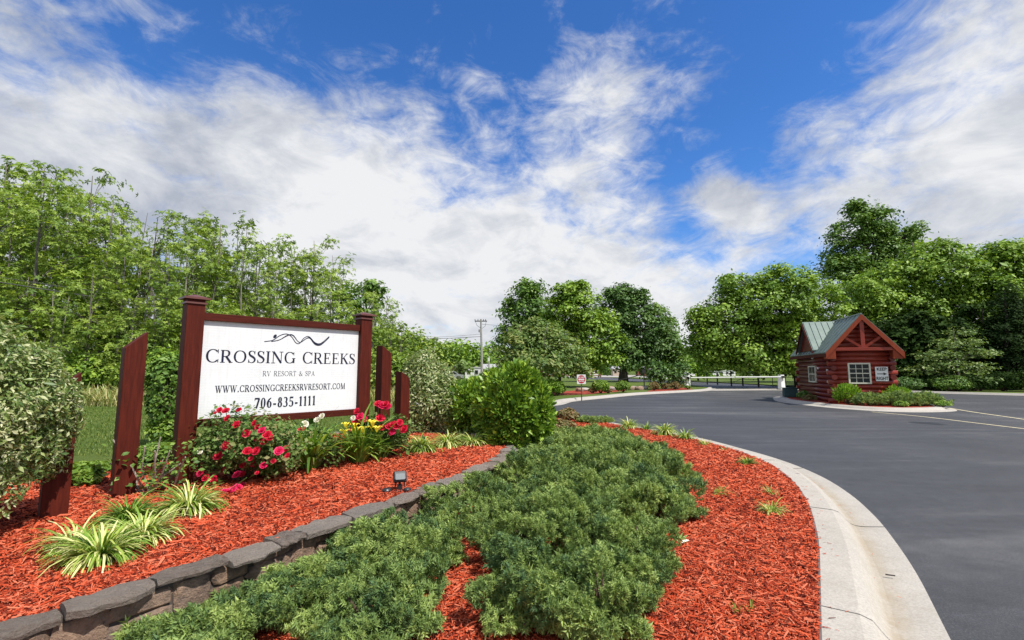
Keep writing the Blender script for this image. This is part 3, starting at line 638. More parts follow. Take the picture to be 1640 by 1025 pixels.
def write(mb, text, T, t, x0, x1, z0, h, first=1.0, gap=.08, y=-.003):
    """strokes laid on the sign's face between x0 and x1 (metres), base line z0, cap height h"""
    g = glyphs(T, t); big = [first if (i == 0 or text[i - 1] == ' ') and first != 1 else 1.0 for i in range(len(text))]
    tot = sum(g[c][0] * k + gap for c, k in zip(text, big)) - gap; sx_ = (x1 - x0) / tot; x = x0; li = 0
    for c, k in zip(text, big):
        for q, (kind, a) in enumerate(g[c][1]):
            P, Wd = ribbon_pts(kind, a); yy = y - .00018 * (q + 1); left = []; right = []; m = len(P)
            A = [(x + p[0] * sx_ * k, z0 + p[1] * h * k) for p in P]; closed = kind == 'A' and abs(a[5] - a[4]) >= 360
            for i in range(m):
                if closed: d = (A[(i + 1) % (m - 1)][0] - A[(i - 1) % (m - 1)][0], A[(i + 1) % (m - 1)][1] - A[(i - 1) % (m - 1)][1])
                else: d = (A[min(i + 1, m - 1)][0] - A[max(i - 1, 0)][0], A[min(i + 1, m - 1)][1] - A[max(i - 1, 0)][1])
                l = math.hypot(*d) or 1; nx, nz = -d[1] / l, d[0] / l; w = Wd[i] / 2
                left.append((A[i][0] + nx * w * sx_ * k, yy, A[i][1] + nz * w * h * k)); right.append((A[i][0] - nx * w * sx_ * k, yy, A[i][1] - nz * w * h * k))
            mb.add(left + right, [(i, m + i, m + i + 1, i + 1) for i in range(m - 1)])
        x += (g[c][0] * k + gap) * sx_

# ================= ENTRANCE SIGN =================
A = gp(290, 777, .42); dR = A.y * 1.305; B = at(580, 600, dR); B.z = .42
u = (B - A).normalized(); ang = math.atan2(u.y, u.x); SLEN = (B - A).length
sign = empty('entrance_sign', A, ang); tag(sign, 'large white entrance sign lettered Crossing Creeks between two dark red timber posts', 'entrance sign')
topz = at(312, 480, A.y).z - .42
PW = .175
for i, x in enumerate((0, SLEN)):
    p = MB(); p.box((x, 0, topz / 2 - .06), (PW, PW, topz + .12)); po = p.build('post', MT['stain'], sign, bevel=.006)
    c = MB(); c.box((x, 0, topz - .045), (PW + .03, PW + .03, .02)); c.box((x, 0, topz + .008), (PW + .075, PW + .075, .022))
    h = (PW + .05) / 2; c.add([(x - h, -h, topz + .0195), (x + h, -h, topz + .0195), (x + h, h, topz + .0195), (x - h, h, topz + .0195), (x, 0, topz + .06)], [(0, 1, 4), (1, 2, 4), (2, 3, 4), (3, 0, 4), (3, 2, 1, 0)])
    c.build('post_cap', MT['capmetal'], po)
px0, px1 = PW / 2, SLEN - PW / 2
zt = at(323, 512, A.y).z - .42; zb = at(310, 672.4, A.y).z - .42
RW = .085
for z in (zt + RW / 2, zb - RW / 2):
    r_ = MB(); r_.box(((px0 + px1) / 2, 0, z), (px1 - px0, .11, RW)); r_.build('rail', MT['stain_x'], sign, bevel=.004)
pn = MB(); pn.box(((px0 + px1) / 2, 0, (zt + zb) / 2), (px1 - px0, .03, zt - zb)); pn.build('panel', MT['panel'], sign)
PL = px1 - px0; PH = zt - zb; FY = -.015
def X(s_): return px0 + PL * s_
def Z(s_): return zt - PH * s_
for nm, txt, T, t, a, b, z, h, first in (('CC', 'CROSSING CREEKS', .15, .05, .027, .977, .43, .132, 1.05), ('RV', 'RV RESORT & SPA', .10, .045, .345, .681, .575, .056, 1), ('W', 'WWW.CROSSINGCREEKSRVRESORT.COM', .17, .07, .088, .907, .742, .072, 1), ('P', '706-835-1111', .20, .075, .306, .696, .925, .112, 1)):
    lb = MB(); write(lb, txt, T, t, X(a), X(b), Z(z), PH * h, first, y=FY - .002); lb.build('lettering', MT['ink'], sign)
lg = MB()
def swoosh(pts, ws, q):
    P, Wd = ribbon_pts('P', (pts, ws)); m = len(P); l_ = []; r2 = []
    for i in range(m):
        d = (P[min(i + 1, m - 1)][0] - P[max(i - 1, 0)][0], (P[min(i + 1, m - 1)][1] - P[max(i - 1, 0)][1]) * .22); l = math.hypot(*d) or 1
        nx, nz = -d[1] / l, d[0] / l; w = Wd[i] / 2; x_ = X(.345 + P[i][0] * .42); z_ = Z(.205 - P[i][1] * .12)
        l_.append((x_ + nx * w, FY - .002 - .0002 * q, z_ + nz * w)); r2.append((x_ - nx * w, FY - .002 - .0002 * q, z_ - nz * w))
    lg.add(l_ + r2, [(i, m + i, m + i + 1, i + 1) for i in range(m - 1)])
swoosh([(.10, .15), (.22, .35), (.34, .82), (.42, .85), (.5, .3), (.55, .22), (.64, .62), (.70, .65), (.78, .12), (.86, .02), (.94, .35), (1.02, .85)], [.003, .009, .015, .015, .008, .006, .010, .018, .022, .019, .011, .004], 0)
swoosh([(0, .12), (.12, .28), (.22, .75), (.32, .95), (.4, .7), (.47, .15), (.53, .1), (.6, .65), (.68, .8), (.78, .25), (.88, .2), (1.02, .95)], [.002, .003, .004, .003, .003, .003, .005, .006, .003, .003, .004, .002], 1)
dotp = [(X(.345 + .42 * .15) + .020 * math.cos(a) + .008 * math.sin(a), FY - .0028, Z(.125) + .024 * math.sin(a)) for a in np.linspace(0, 2 * PI, 15)[:-1]]
lg.add(dotp, [tuple(range(14))]); lg.build('wave_emblem', MT['ink'], sign)

# slanted timber posts
def slant_post(px, py, z0, topy, w, flip, label, Y=None, lean=0.13):
    p = gp(px, py, z0) if Y is None else at(px, 600, Y); p.z = z0
    top = at(px, topy, p.y).z - z0
    k = MB(); h = w / 2; P = [(-h, -h, -.1), (h, -h, -.1), (h, h, -.1), (-h, h, -.1)]
    tl, tr_ = (top - lean, top) if not flip else (top, top - lean)
    P += [(-h, -h, tl), (h, -h, tr_), (h, h, tr_), (-h, h, tl)]; k.hexa(P)
    return tag(k.build('slanted_post', MT['stain'], None, p, ang, bevel=.005), label, 'post', 'slant cut timber posts beside the sign')
slant_post(195, 795, .42, 531, .175, False, 'tall slant cut timber post standing just left of the sign', lean=.17)
slant_post(84, 828, .42, 596, .175, False, 'slant cut timber post partly hidden under the big variegated shrub', lean=.17)
slant_post(614, 0, .42, 554, .175, True, 'medium slant cut timber post right of the sign, behind the red roses', 7.6, .12)
slant_post(645, 0, .42, 595, .175, True, 'shortest slant cut timber post, in front of the cream and green shrub', 8.1, .12)

# ================= SHRUBS =================
def dome(n, top=1.0, low=-.15, r=rng):          # random directions on the upper part of a sphere
    z = r.uniform(low, top, n); a = r.uniform(0, 2 * PI, n); q = np.sqrt(np.maximum(0, 1 - z * z))
    return np.column_stack([q * np.cos(a), q * np.sin(a), z])
def shrub(name, label, cat, base, rx, ry, h, n, size, mt, T=LEAF, clumps=90, csize=.26, up=.5, group=None, core='twig', aspect=(1, 1, 1), low=-.1, fuzz=.12, spread=1.0, bumpy=.16, along=False, seed=None, cz=None, sizevar=.3, plume=.25, rad_out=0.0, tmix=.25):
    r = np.random.default_rng(seed if seed is not None else int(rng.integers(1e9)))
    e = empty(name, base); tag(e, label, cat, group)
    cz = h * .42 if cz is None else cz
    cd = dome(clumps, 1, low if low > -.9 else -.95, r); cr = 1 - csize * .45 + r.normal(0, bumpy * .5, clumps) + (r.random(clumps) < .09) * (.2 if along and mt == 'juniper' else 0)
    idx = r.integers(0, clumps, n); dd = unit(cd[idx] + r.normal(0, csize, (n, 3)) * spread)
    near = np.einsum('ij,ij->i', dd, cd[idx]); rad = cr[idx] + csize * .3 - plume * np.arccos(np.clip(near, -1, 1)) - np.abs(r.normal(0, fuzz, n))
    sc3 = np.array([rx, ry, 1.0]); P = dd * rad[:, None] * sc3
    hz = h - cz; P[:, 2] = np.where(dd[:, 2] > 0, dd[:, 2] * rad * hz, dd[:, 2] * rad * cz) + cz
    P[:, 2] = np.maximum(P[:, 2], .02 + r.random(n) * .06)
    outw = unit(dd * np.array([1 / rx, 1 / ry, 1 / max(hz, .1)]) * min(rx, hz))
    S = size * np.exp(r.normal(0, sizevar, n)); tone = np.clip(r.random(n) * (1 - tmix) + (r.random(clumps)[idx]) * tmix, 0, 1)
    if along: ax = frame(unit(outw + (dd - cd[idx]) * rad_out + np.array([0, 0, up]) + r.normal(0, .38, (n, 3))), r=r)
    else: ax = frame(unit(outw * (1 - up * .5) + np.array([0, 0, up]) + r.normal(0, .55, (n, 3))), r=r)
    build_np('foliage', [inst(T[0], T[1], P, ax, np.column_stack([S * aspect[0], S * aspect[1], S * aspect[2]]), tone)], MT[mt], e)
    st = MB(); rr = random.Random(int(r.integers(1e9)))
    for k in range(min(clumps, 22)):
        d = cd[k]; tip = V3(d[0] * rx * .8, d[1] * ry * .8, cz + d[2] * (hz if d[2] > 0 else cz) * .8); b = V3(rr.uniform(-.08, .08) * rx, rr.uniform(-.08, .08) * ry, -.03)
        m1 = b.lerp(tip, .5) + V3(0, 0, .08 * h); st.tube([b, m1, tip], [.014 * max(1, h), .01 * max(1, h), .004], 5)
    st.build('stems', MT[core], e)
    return e

LVAR = ([(-.5, 0, 0), (-.05, -.2, .05), (.55, 0, -.05), (-.05, .2, .05)], [(0, 1, 2), (0, 2, 3)])
# juniper spray: little feather of scale-leaved twigs growing along z
def spray():
    v = []; f = []; rr = random.Random(11)
    def tri(b, d, L, w):
        side = Vector(d).orthogonal().normalized() * w; q = len(v); b = Vector(b); t = b + Vector(d).normalized() * L
        v.extend([tuple(b - side), tuple(b + side), tuple(t)]); f.append((q, q + 1, q + 2))
    tri((0, 0, 0), (0, 0, 1), .95, .06)
    for i in range(13):
        z = .02 + .8 * i / 13; a = i * 2.4 + rr.uniform(-.3, .3); o = 1.0
        tri((0, 0, z), (math.cos(a) * o, math.sin(a) * o, .75), .55 * (1.15 - .55 * z), .085)
    return v, f
SPRAY = spray()
jlabels = ['blue green creeping juniper spilling over the stone wall at the bottom left corner', 'low creeping juniper against the stone wall, second from the left edge', 'broad creeping juniper left of the bare mulch gap, nearest the wall', 'front creeping juniper on the left edge of the bare mulch gap',
           'front creeping juniper on the right edge of the bare mulch gap', 'foremost right creeping juniper with a dark hollow beside it', 'large creeping juniper in the middle of the bed', 'creeping juniper under the wall below the spotlight', 'creeping juniper beside the pale fallen leaf', 'creeping juniper jutting farthest right into the red mulch', 'wide creeping juniper halfway along the wall', 'creeping juniper nearest the kerb, in front of the liriope row', 'farthest creeping juniper below the bronze shrubs',
           'creeping juniper just below the round end of the stone wall', 'small creeping juniper tuft at the right fringe of the juniper bed', 'creeping juniper in the hollow between the middle and wall side shrubs', 'creeping juniper at the bottom edge left of the mulch gap', 'creeping juniper behind the middle one, right of centre']
jun = [(-1.72, 2.62, .36, .28, .22), (-1.36, 3.12, .40, .36, .28), (-.86, 3.66, .52, .52, .38), (-.80, 2.88, .38, .40, .36),
       (.18, 3.12, .40, .42, .42), (.54, 2.98, .34, .38, .40), (.33, 4.05, .66, .60, .50), (-.28, 4.78, .56, .52, .42), (.84, 3.8, .42, .46, .42), (1.36, 5.05, .56, .55, .46), (.50, 6.1, .80, .75, .46), (1.66, 6.9, .82, .82, .48), (1.4, 8.7, .95, .95, .42),
       (.62, 7.6, .52, .62, .36), (.76, 3.32, .24, .24, .28), (.72, 5.0, .66, .55, .48), (-1.52, 2.32, .32, .26, .26), (1.12, 5.9, .66, .6, .48)]
for i, ((x, y, rx, ry, h), lb) in enumerate(zip(jun, jlabels)):
    d = math.hypot(x, y); n = int(min(12000, 6500 * (rx * ry / .25) * min(1.25, (4.0 / d) ** 1.1) + 900)); s = .040 * max(1, (d / 4.2) ** .8)
    shrub('creeping_juniper', lb, 'juniper', (x, y, NZ), rx, ry, h, n, s, 'juniper', SPRAY, clumps=int(62 * max(.5, rx * ry / .25)), csize=.125 / max(.45, rx) * .55, up=.45, plume=1.1, rad_out=3.0, group='creeping junipers massed between the wall and the kerb', along=True, fuzz=.06, bumpy=.30, tmix=.5, cz=h * .25, low=-.35, seed=100 + i)

# variegated shrubs, laurels, bronze shrubs
shrub('variegated_shrub', 'large cream and green variegated shrub at the left edge of the raised bed', 'shrub', (-4.03, 3.62, .42), .57, .60, 1.60, 30000, .036, 'varieg', LVAR, 150, .16, .4, seed=1, low=-.75, cz=.88, fuzz=.07, bumpy=.2, plume=.6)
shrub('variegated_shrub', 'taller cream and green shrub right behind the shortest slanted post', 'shrub', (-1.75, 9.75, .13), .62, .6, 2.05, 18000, .055, 'varieg', LVAR, 70, .25, .4, seed=2, low=-.8, cz=1.0)
shrub('variegated_shrub', 'lower cream and green shrub between the taller one and the laurels', 'shrub', (-1.12, 9.75, .13), .58, .55, 1.45, 16000, .05, 'varieg', LVAR, 60, .25, .4, seed=3, low=-.8, cz=.7)
LAU = ([(0, 0, 0), (-.24, .05, .5), (0, .16, 1.0), (.24, .05, .5)], [(0, 1, 2), (0, 2, 3)])
UPL = ([(0, 0, 0), (-.19, .04, .5), (0, .12, 1.02), (.19, .04, .5)], [(0, 1, 2), (0, 2, 3)])
shrub('laurel_shrub', 'glossy bright green laurel at the end of the stone wall', 'shrub', (.02, 8.35, NZ), .70, .66, 1.60, 26000, .072, 'laurel', LAU, 170, .13, .5, seed=4, along=True, low=-.8, cz=.75, bumpy=.15, plume=.45, rad_out=5.0, fuzz=.05)
shrub('laurel_shrub', 'smaller glossy laurel between the variegated shrub and the bigger laurel', 'shrub', (-.72, 9.6, NZ), .68, .6, 1.36, 20000, .075, 'laurel', LAU, 140, .14, .5, seed=5, along=True, low=-.8, cz=.75, bumpy=.15, plume=.45, rad_out=5.0, fuzz=.05)
p = gp(910, 676, NZ); shrub('bronze_shrub', 'small olive bronze shrub at the road edge right of the laurel', 'shrub', p, .38, .36, .42, 2200, .06, 'bronze', LEAF, 40, .3, seed=6)
p = gp(892, 692, NZ); shrub('bronze_shrub', 'sprawling reddish bronze shrub between the laurel and the junipers', 'shrub', p, .55, .4, .34, 2600, .06, 'bronze', LEAF, 40, .3, seed=7)
p = gp(952, 677, NZ); shrub('ground_juniper', 'thin flat green creeper between the small bronze shrub and the kerb', 'ground cover plant', p, .55, .22, .12, 1500, .07, 'juniper', SPRAY, 30, .3, .5, along=True, seed=8)
# dark evergreen shrub and low green weeds behind the bed
p = gp(262, 715, .38); shrub('evergreen_shrub', 'dark loose evergreen shrub seen between the tall slanted post and the sign', 'shrub', (p.x, p.y, .36), .34, .34, 1.6, 3000, .07, 'mid', LEAF, 60, .25, .4, seed=9, low=-.7, cz=1.15)
for i, (px, py, r_, h_, lb) in enumerate([(140, 762, .36, .16, 'leafy green weeds left of the tall slanted post'), (250, 740, .45, .28, 'leafy weeds between the tall slanted post and the sign post'), (130, 785, .22, .26, 'small upright green weed near the half hidden slanted post'), (228, 740, .35, .16, 'pale green weeds directly behind the tall slanted post'), (268, 715, .35, .5, 'yellow green weeds against the back of the sign post')]):
    p = gp(px, py, .38); shrub('weed_clump', lb, 'weeds', p, r_, r_ * .8, h_, int(2600 * r_ / .4), .06, 'weed', LONG if i % 2 else LEAF, 50, .3, .7, seed=20 + i, aspect=(1, 1.2, 1), low=-.05)

# ---- strap leaved clumps ----
def strap_clump(name, label, cat, base, n, L, w, mt, lean=(.3, 1.45), group=None, droop=.55, seed=0, rad=.05, parent=None, up=0):
    r = np.random.default_rng(seed + 500); parts = []
    for q in range(4):
        k = n // 4; ln = lean[0] + (lean[1] - lean[0]) * q / 3; T = strap(5, w, ln * .9, droop)
        a = r.uniform(0, 2 * PI, k); z = unit(np.column_stack([r.normal(0, .12, k), r.normal(0, .12, k), np.ones(k)])); x = np.column_stack([np.cos(a), np.sin(a), np.zeros(k)])
        x = unit(x - z * np.einsum('ij,ij->i', x, z)[:, None]); y = np.cross(z, x); rr_ = rad * np.sqrt(r.random(k))
        P = np.column_stack([np.cos(a) * rr_, np.sin(a) * rr_, np.full(k, -.01)]); S = L * np.exp(r.normal(0, .22, k))
        parts.append(inst(T[0], T[1], P, (x, y, z), S, r.random(k)))
    o = build_np(name, parts, MT[mt], parent, base if parent is None else None)
    if parent is None: tag(o, label, cat, group)
    return o
gl = 'variegated liriope clumps planted in the mulch'
for i, (px, py, z, L_, n, lb) in enumerate([
        (160, 900, .42, .31, 260, 'biggest yellow striped liriope clump, at the left of the raised bed'), (228, 868, .42, .30, 200, 'striped liriope clump touching the right side of the biggest one'), (205, 838, .42, .28, 200, 'greener liriope clump below the tall slanted post'), (302, 822, .42, .33, 240, 'striped liriope clump in front of the left sign post'),
        (120, 880, .42, .26, 120, 'leftmost striped liriope tuft merging into the biggest clump'),
        (674, 724, .42, .34, 220, 'striped liriope clump right of the red roses, leftmost of the row at the wall end'), (717, 716, .42, .34, 180, 'striped liriope clump in the middle of the row at the wall end'), (757, 714, .42, .30, 160, 'striped liriope clump rightmost in the row at the wall end'), (735, 706, .42, .26, 90, 'small liriope clump behind the row at the wall end'),
        (1007, 686, NZ, .36, 130, 'tufted liriope farthest along the kerb'), (1035, 688, NZ, .25, 60, 'low liriope between the two tallest tufts by the kerb'), (1065, 697, NZ, .40, 150, 'tallest tufted liriope beside the far kerb'), (1097, 703, NZ, .30, 80, 'liriope tuft at the tip of the far junipers'), (1129, 713, NZ, .2, 50, 'tiny liriope tuft just inside the kerb'),
        (1197, 744, NZ, .20, 90, 'dense yellow green liriope tuft close to the bend of the kerb'), (1160, 722, NZ, .12, 25, 'very small sprouting liriope near the kerb'), (1154, 793, NZ, .16, 40, 'short upright liriope sprout in the open mulch'), (1234, 792, NZ, .15, 26, 'thin liriope sprout just behind the pale striped tuft'), (1235, 822, NZ, .20, 75, 'pale striped liriope tuft alone in the open mulch'), (985, 703, NZ, .2, 50, 'dry yellow liriope at the edge of the far mulch patch')]):
    p = gp(px, py, z); strap_clump('liriope_clump', lb, 'liriope', p, int(n * 2.3), L_ * .78, .023 * (1 if p.y < 6 else 1.5), 'liriope' if i not in (2, 10, 14, 16) else 'lily_leaf', group=gl, droop=.85, seed=i, rad=.05 * L_ / .3 + .02)
for i, (px, py, lb) in enumerate([(1180, 985, 'tiny green sprout in the mulch near the bottom edge, left one'), (1203, 982, 'tiny green sprout in the mulch near the bottom edge, right one'), (1055, 970, 'dry thin sprout beside the foremost right juniper')]):
    strap_clump('weed_sprout', lb, 'weed', gp(px, py, NZ), 12, .075, .09, 'reed' if i == 2 else 'weed', lean=(.1, .6), seed=60 + i, rad=.012)
# daylilies
def lily_flower(parent, p, mt, r=.045, seed=0):
    rr = random.Random(seed); k = MB()
    for q in range(6):
        a = q * PI / 3 + rr.uniform(-.1, .1); c, s_ = math.cos(a), math.sin(a); k.tone = rr.random(); pr = [(.004, 0), (r * .45, r * .9), (r * .95, r * 1.25), (r * 1.35, r * 1.05)]; ws = [.006, r * .3, r * .26, .003]
        v = []
        for (d, z), w in zip(pr, ws): v += [(p[0] + c * d - s_ * w, p[1] + s_ * d + c * w, p[2] + z), (p[0] + c * d + s_ * w, p[1] + s_ * d - c * w, p[2] + z)]
        k.add(v, [(2 * i, 2 * i + 1, 2 * i + 3, 2 * i + 2) for i in range(3)])
    return k.build('bloom', mt, parent)
for i, (px, py, L_, n, lb) in enumerate([(497, 752, .58, 110, 'daylily clump with tall arching leaves in front of the sign, without flowers'), (575, 742, .46, 150, 'daylily clump with yellow flowers in front of the right sign post'), (430, 762, .34, 60, 'narrow daylily fan at the right foot of the red roses'), (608, 735, .5, 70, 'dark arching daylily leaves right of the yellow flowers')]):
    p = gp(px, py, .42); e = empty('daylily_clump', p); tag(e, lb, 'daylily')
    strap_clump('leaves', None, None, (0, 0, 0), int(n * 1.7), L_ * 1.08, .028, 'lily_leaf' if i != 3 else 'mid', lean=(.15, .95), droop=.6, seed=40 + i, rad=.10, parent=e)
    if i == 1:
        rr = random.Random(5); sk = MB(); FL = []
        for q in range(11):
            a = rr.uniform(0, 2 * PI); d = rr.uniform(.03, .26); h = rr.uniform(.38, .5); tip = (math.cos(a) * d, math.sin(a) * d, h); sk.tube([(0, 0, 0), (tip[0] * .5, tip[1] * .5, h * .6), tip], [.004, .004, .003], 5); FL.append(tip)
        sk.tone = .4; sk.build('flower_stalks', MT['lily_leaf'], e)
        for q, tpp in enumerate(FL): lily_flower(e, tpp, MT['yellow_petal'], .062, q)
# roses
def rose_mesh(seed, r=.034):
    rr = random.Random(seed); k = MB()
    for ring, (n, tilt, sz) in enumerate([(7, .35, 1.0), (6, .8, .85), (5, 1.2, .65), (4, 1.45, .45)]):
        for q in range(n):
            a = 2 * PI * q / n + ring * .5 + rr.uniform(-.15, .15); t = tilt + rr.uniform(-.1, .1); k.tone = rr.random(); c, s_ = math.cos(a), math.sin(a); L_ = r * sz * 1.25; w = r * sz * .62; v = []
            for j, (u_, ww) in enumerate([(0, .35), (.5, 1.0), (.85, .95), (1.05, .5)]):
                d = L_ * u_ * math.cos(t) + (.12 * r if j == 2 else 0); z = L_ * u_ * math.sin(t) + (-.10 * r if j == 3 else 0)
                v += [(c * d - s_ * w * ww, s_ * d + c * w * ww, z + .12 * r), (c * d, s_ * d, z - .06 * r), (c * d + s_ * w * ww, s_ * d - c * w * ww, z + .12 * r)]
            k.add(v, [(3 * i + m, 3 * i + m + 1, 3 * i + m + 4, 3 * i + m + 3) for i in range(3) for m in (0, 1)])
    return k.mesh('bloom', True)
RM = {'red': [rose_mesh(i) for i in range(3)], 'pink': [rose_mesh(i + 9) for i in range(2)], 'white': [rose_mesh(20)]}
for k_, m_ in (('red', 'red_petal'), ('pink', 'pink_petal'), ('white', 'white_petal')):
    for q in RM[k_]: q.materials.append(MT[m_])
def rose_bush(label, base, rx, ry, h, n, blooms, seed, ls=.042):
    e = shrub('rose_bush', label, 'rose bush', base, rx, ry, h, n, ls, 'rose_leaf', LEAF, 60, .3, .5, seed=seed, low=-.6, fuzz=.2, bumpy=.3); rr = random.Random(seed); st = MB(); pos = []
    for (px, py, kind, sc_, dy) in blooms:
        q = at(px, py, base[1] + dy) - Vector(base); o = link('bloom', rr.choice(RM[kind]), None, e); o.location = q; tow = Vector((rr.uniform(-.5, .5), -.9, rr.uniform(.5, 1.1))).normalized()
        o.rotation_euler = tow.to_track_quat('Z', 'Y').to_euler(); o.scale = (sc_,) * 3; st.tube([Vector((q.x * .5, q.y * .5, max(.05, q.z * .45))), Vector((q.x * .8, q.y * .9, q.z * .8)), q], .0035, 5)
    st.build('flower_stems', MT['rose_leaf'], e); return e
b1 = gp(385, 772, .42)
RB = [(362, 659, 'red', 1.05), (352, 657, 'red', .8), (383, 657, 'red', .8), (345, 662, 'red', .6), (365, 670, 'red', 1), (379, 681, 'red', 1.2), (408, 678, 'red', .9), (414, 686, 'red', 1.1), (420, 690, 'pink', 1.1), (428, 697, 'red', 1.2), (433, 702, 'red', 1.1), (424, 708, 'red', 1.1), (437, 708, 'red', 1.2), (395, 695, 'red', 1.15), (364, 714, 'red', 1.4), (396, 723, 'red', 1.15), (411, 723, 'red', 1.2), (350, 731, 'red', 1.3), (378, 725, 'red', .8), (447, 723, 'pink', 1.25), (458, 720, 'red', 1.1), (408, 743, 'red', 1.1), (422, 746, 'pink', 1), (390, 746, 'red', 1.1), (438, 739, 'red', .7), (322, 758, 'pink', 1.15), (330, 766, 'red', 1), (343, 768, 'red', 1), (362, 753, 'red', 1.1), (380, 761, 'pink', 1.2), (388, 760, 'red', 1), (461, 730, 'red', .8), (413, 704, 'red', .8), (412, 758, 'red', .6), (320, 724, 'white', .7), (402, 735, 'red', .7)]
rose_bush('biggest rose bush, full of red blooms, at the foot of the left sign post', (b1.x, b1.y, .42), .70, .42, .78, 7000, [(a, b, c, d * .92, -.42 + .12 * ((a * 7 + b) % 3)) for a, b, c, d in RB], 31)
b2 = gp(503, 750, .42); rose_bush('rose bush with white blooms under the sign panel', (b2.x, b2.y, .42), .36, .22, .50, 2200, [(488, 680, 'white', 1.1, -.3), (508, 673, 'white', .9, -.3), (516, 667, 'white', .9, -.3), (483, 688, 'red', .9, -.35), (566, 670, 'white', .8, -.2)], 32)
b3 = gp(609, 732, .42); RB3 = [(572, 659, 'red', 1), (577, 668, 'pink', 1.3), (567, 677, 'red', .8), (606, 648, 'red', 1.2), (612, 650, 'pink', 1.2), (618, 648, 'red', 1.1), (622, 652, 'pink', 1), (609, 670, 'red', 1.3), (611, 686, 'red', 1.1), (623, 683, 'red', 1.1), (629, 680, 'red', 1.1), (634, 682, 'red', 1.2), (640, 677, 'red', 1), (648, 688, 'red', 1.3), (628, 692, 'pink', 1.2), (583, 672, 'pink', 1), (563, 688, 'pink', .7)]
rose_bush('rose bush with red and pink blooms right of the sign', (b3.x, b3.y, .42), .48, .30, .66, 3600, [(a, b, c, d * 1.15, -.3) for a, b, c, d in RB3], 33, .05)
# fallen petals / low blooms in front
for i, (px, py) in enumerate([(352, 790), (366, 786), (378, 782), (388, 778)]):
    pass
e = empty('rose_spray', gp(362, 792, .42)); tag(e, 'drooping spray of crimson roses lying on the mulch below the biggest rose bush', 'rose spray')
for i, (px, py) in enumerate([(350, 791), (358, 789), (366, 788), (373, 785), (381, 781), (388, 777)]):
    p = gp(px, py, .45) - e.location; o = link('bloom', RM['pink'][i % 2], None, e); o.location = p; o.rotation_euler = (random.uniform(-.6, .6), random.uniform(-.6, .6), i); o.scale = (1.0,) * 3
sm = MB(); sm.tube([gp(350, 791, .43) - e.location, gp(368, 785, .47) - e.location, gp(395, 765, .6) - e.location], .004, 5); sm.build('stem', MT['rose_leaf'], e)
# half bare rose canes near the tall slanted post
p0 = gp(235, 792, .42); e = empty('bare_rose', p0); tag(e, 'half bare thorny rose bush with a few leaves in front of the tall slanted post', 'rose bush'); rr = random.Random(8); cn = MB()
for a, b in [((232, 790), (181, 704)), ((225, 792), (209, 697)), ((222, 800), (200, 745)), ((238, 792), (257, 700)), ((243, 792), (272, 722)), ((240, 790), (232, 715)), ((212, 798), (200, 768)), ((280, 775), (297, 732)), ((246, 788), (248, 722)), ((236, 788), (262, 735)), ((230, 795), (176, 742)), ((240, 788), (290, 742))]:
    P0 = at(a[0], a[1], p0.y); P1 = at(b[0], b[1], p0.y + rr.uniform(-.25, .2)); P0.z = max(P0.z, .4); mid = P0.lerp(P1, .5) + V3(rr.uniform(-.05, .05), rr.uniform(-.03, .03), 0)
    cn.tube([P0 - p0, mid - p0, P1 - p0], [.010, .008, .006], 5)
cn.build('canes', MT['cane'], e); r = np.random.default_rng(3); n = 330; P = np.column_stack([r.normal(.1, .2, n), r.normal(0, .12, n), np.abs(r.normal(.22, .13, n)) + .03])
build_np('foliage', [inst(LEAF[0], LEAF[1], P, frame(unit(np.column_stack([r.normal(0, .6, n), r.normal(-.2, .6, n), np.ones(n)])), r=r), np.full(n, .06), r.random(n))], MT['mid'], e)
# fallen leaf
lf = MB(); p = gp(1098, 868, NZ + .03); lf.add([(-.05, 0, 0), (-.02, -.022, .012), (.03, -.02, .016), (.055, 0, .004), (.03, .022, .012), (-.02, .024, .01), (0, 0, .0)], [(0, 1, 6), (1, 2, 6), (2, 3, 6), (3, 4, 6), (4, 5, 6), (5, 0, 6)])
tag(lf.build('fallen_leaf', MT['white_petal'], None, p, .5), 'pale yellow fallen leaf lying on the mulch beside the junipers', 'leaf')
# twig on kerb
for (px, py, L_, lb) in ((1426, 921, .06, 'dark wood chip lying on the kerb gutter'), (1383, 896, .03, 'small dark chip on the kerb above the larger one')):
    k = MB(); k.box((0, 0, 0), (L_, .012, .008), jit=.002); tag(k.build('wood_chip', MT['bark_dark'], None, gp(px, py, .03), -.5), lb, 'wood chip')

# spotlight
sp0 = gp(640, 787, .43); e = empty('garden_spotlight', sp0, .3); tag(e, 'black garden spotlight aimed at the sign on the edge of the raised bed', 'spotlight')
k = MB(); k.box((0, 0, .03), (.05, .05, .08)); k.tube([(0, 0, .02), (.0, .0, .09)], .012, 8); k.build('stake', MT['plastic'], e)
k = MB(); rt = Matrix.Rotation(R(-38), 3, 'X'); k.box((.0, .0, .145), (.12, .075, .095), rt); k.box((0, -.005, .145), (.135, .03, .108), rt); hd = k.build('lamp_head', MT['plastic'], e, bevel=.008)
k = MB(); k.box((0, -.04, .155), (.09, .006, .065), rt); k.build('lens', MT['greyplastic'], hd)
for s_x in (-.045, .045): k = MB(); k.box((s_x, 0, .09), (.012, .03, .08)); k.build('bracket', MT['plastic'], e)
e2 = empty('junction_box', gp(626, 789, .43), .2); tag(e2, 'black round junction box with cable beside the garden spotlight', 'junction box')
k = MB(); k.lathe([(.045, 0), (.05, .01), (.05, .03), (.04, .042), (.0, .044)], (-.04, 0, 0), 16); k.build('housing', MT['plastic'], e2); k = MB(); k.lathe([(.035, 0), (.04, .01), (.04, .03), (.03, .04), (.0, .042)], (.16, -.01, 0), 16); k.build('housing', MT['plastic'], e2)
k = MB(); k.tube([(-.0, 0, .012), (.06, -.02, .012), (.12, -.01, .012)], .008, 6); k.build('cable', MT['steel'], e2)

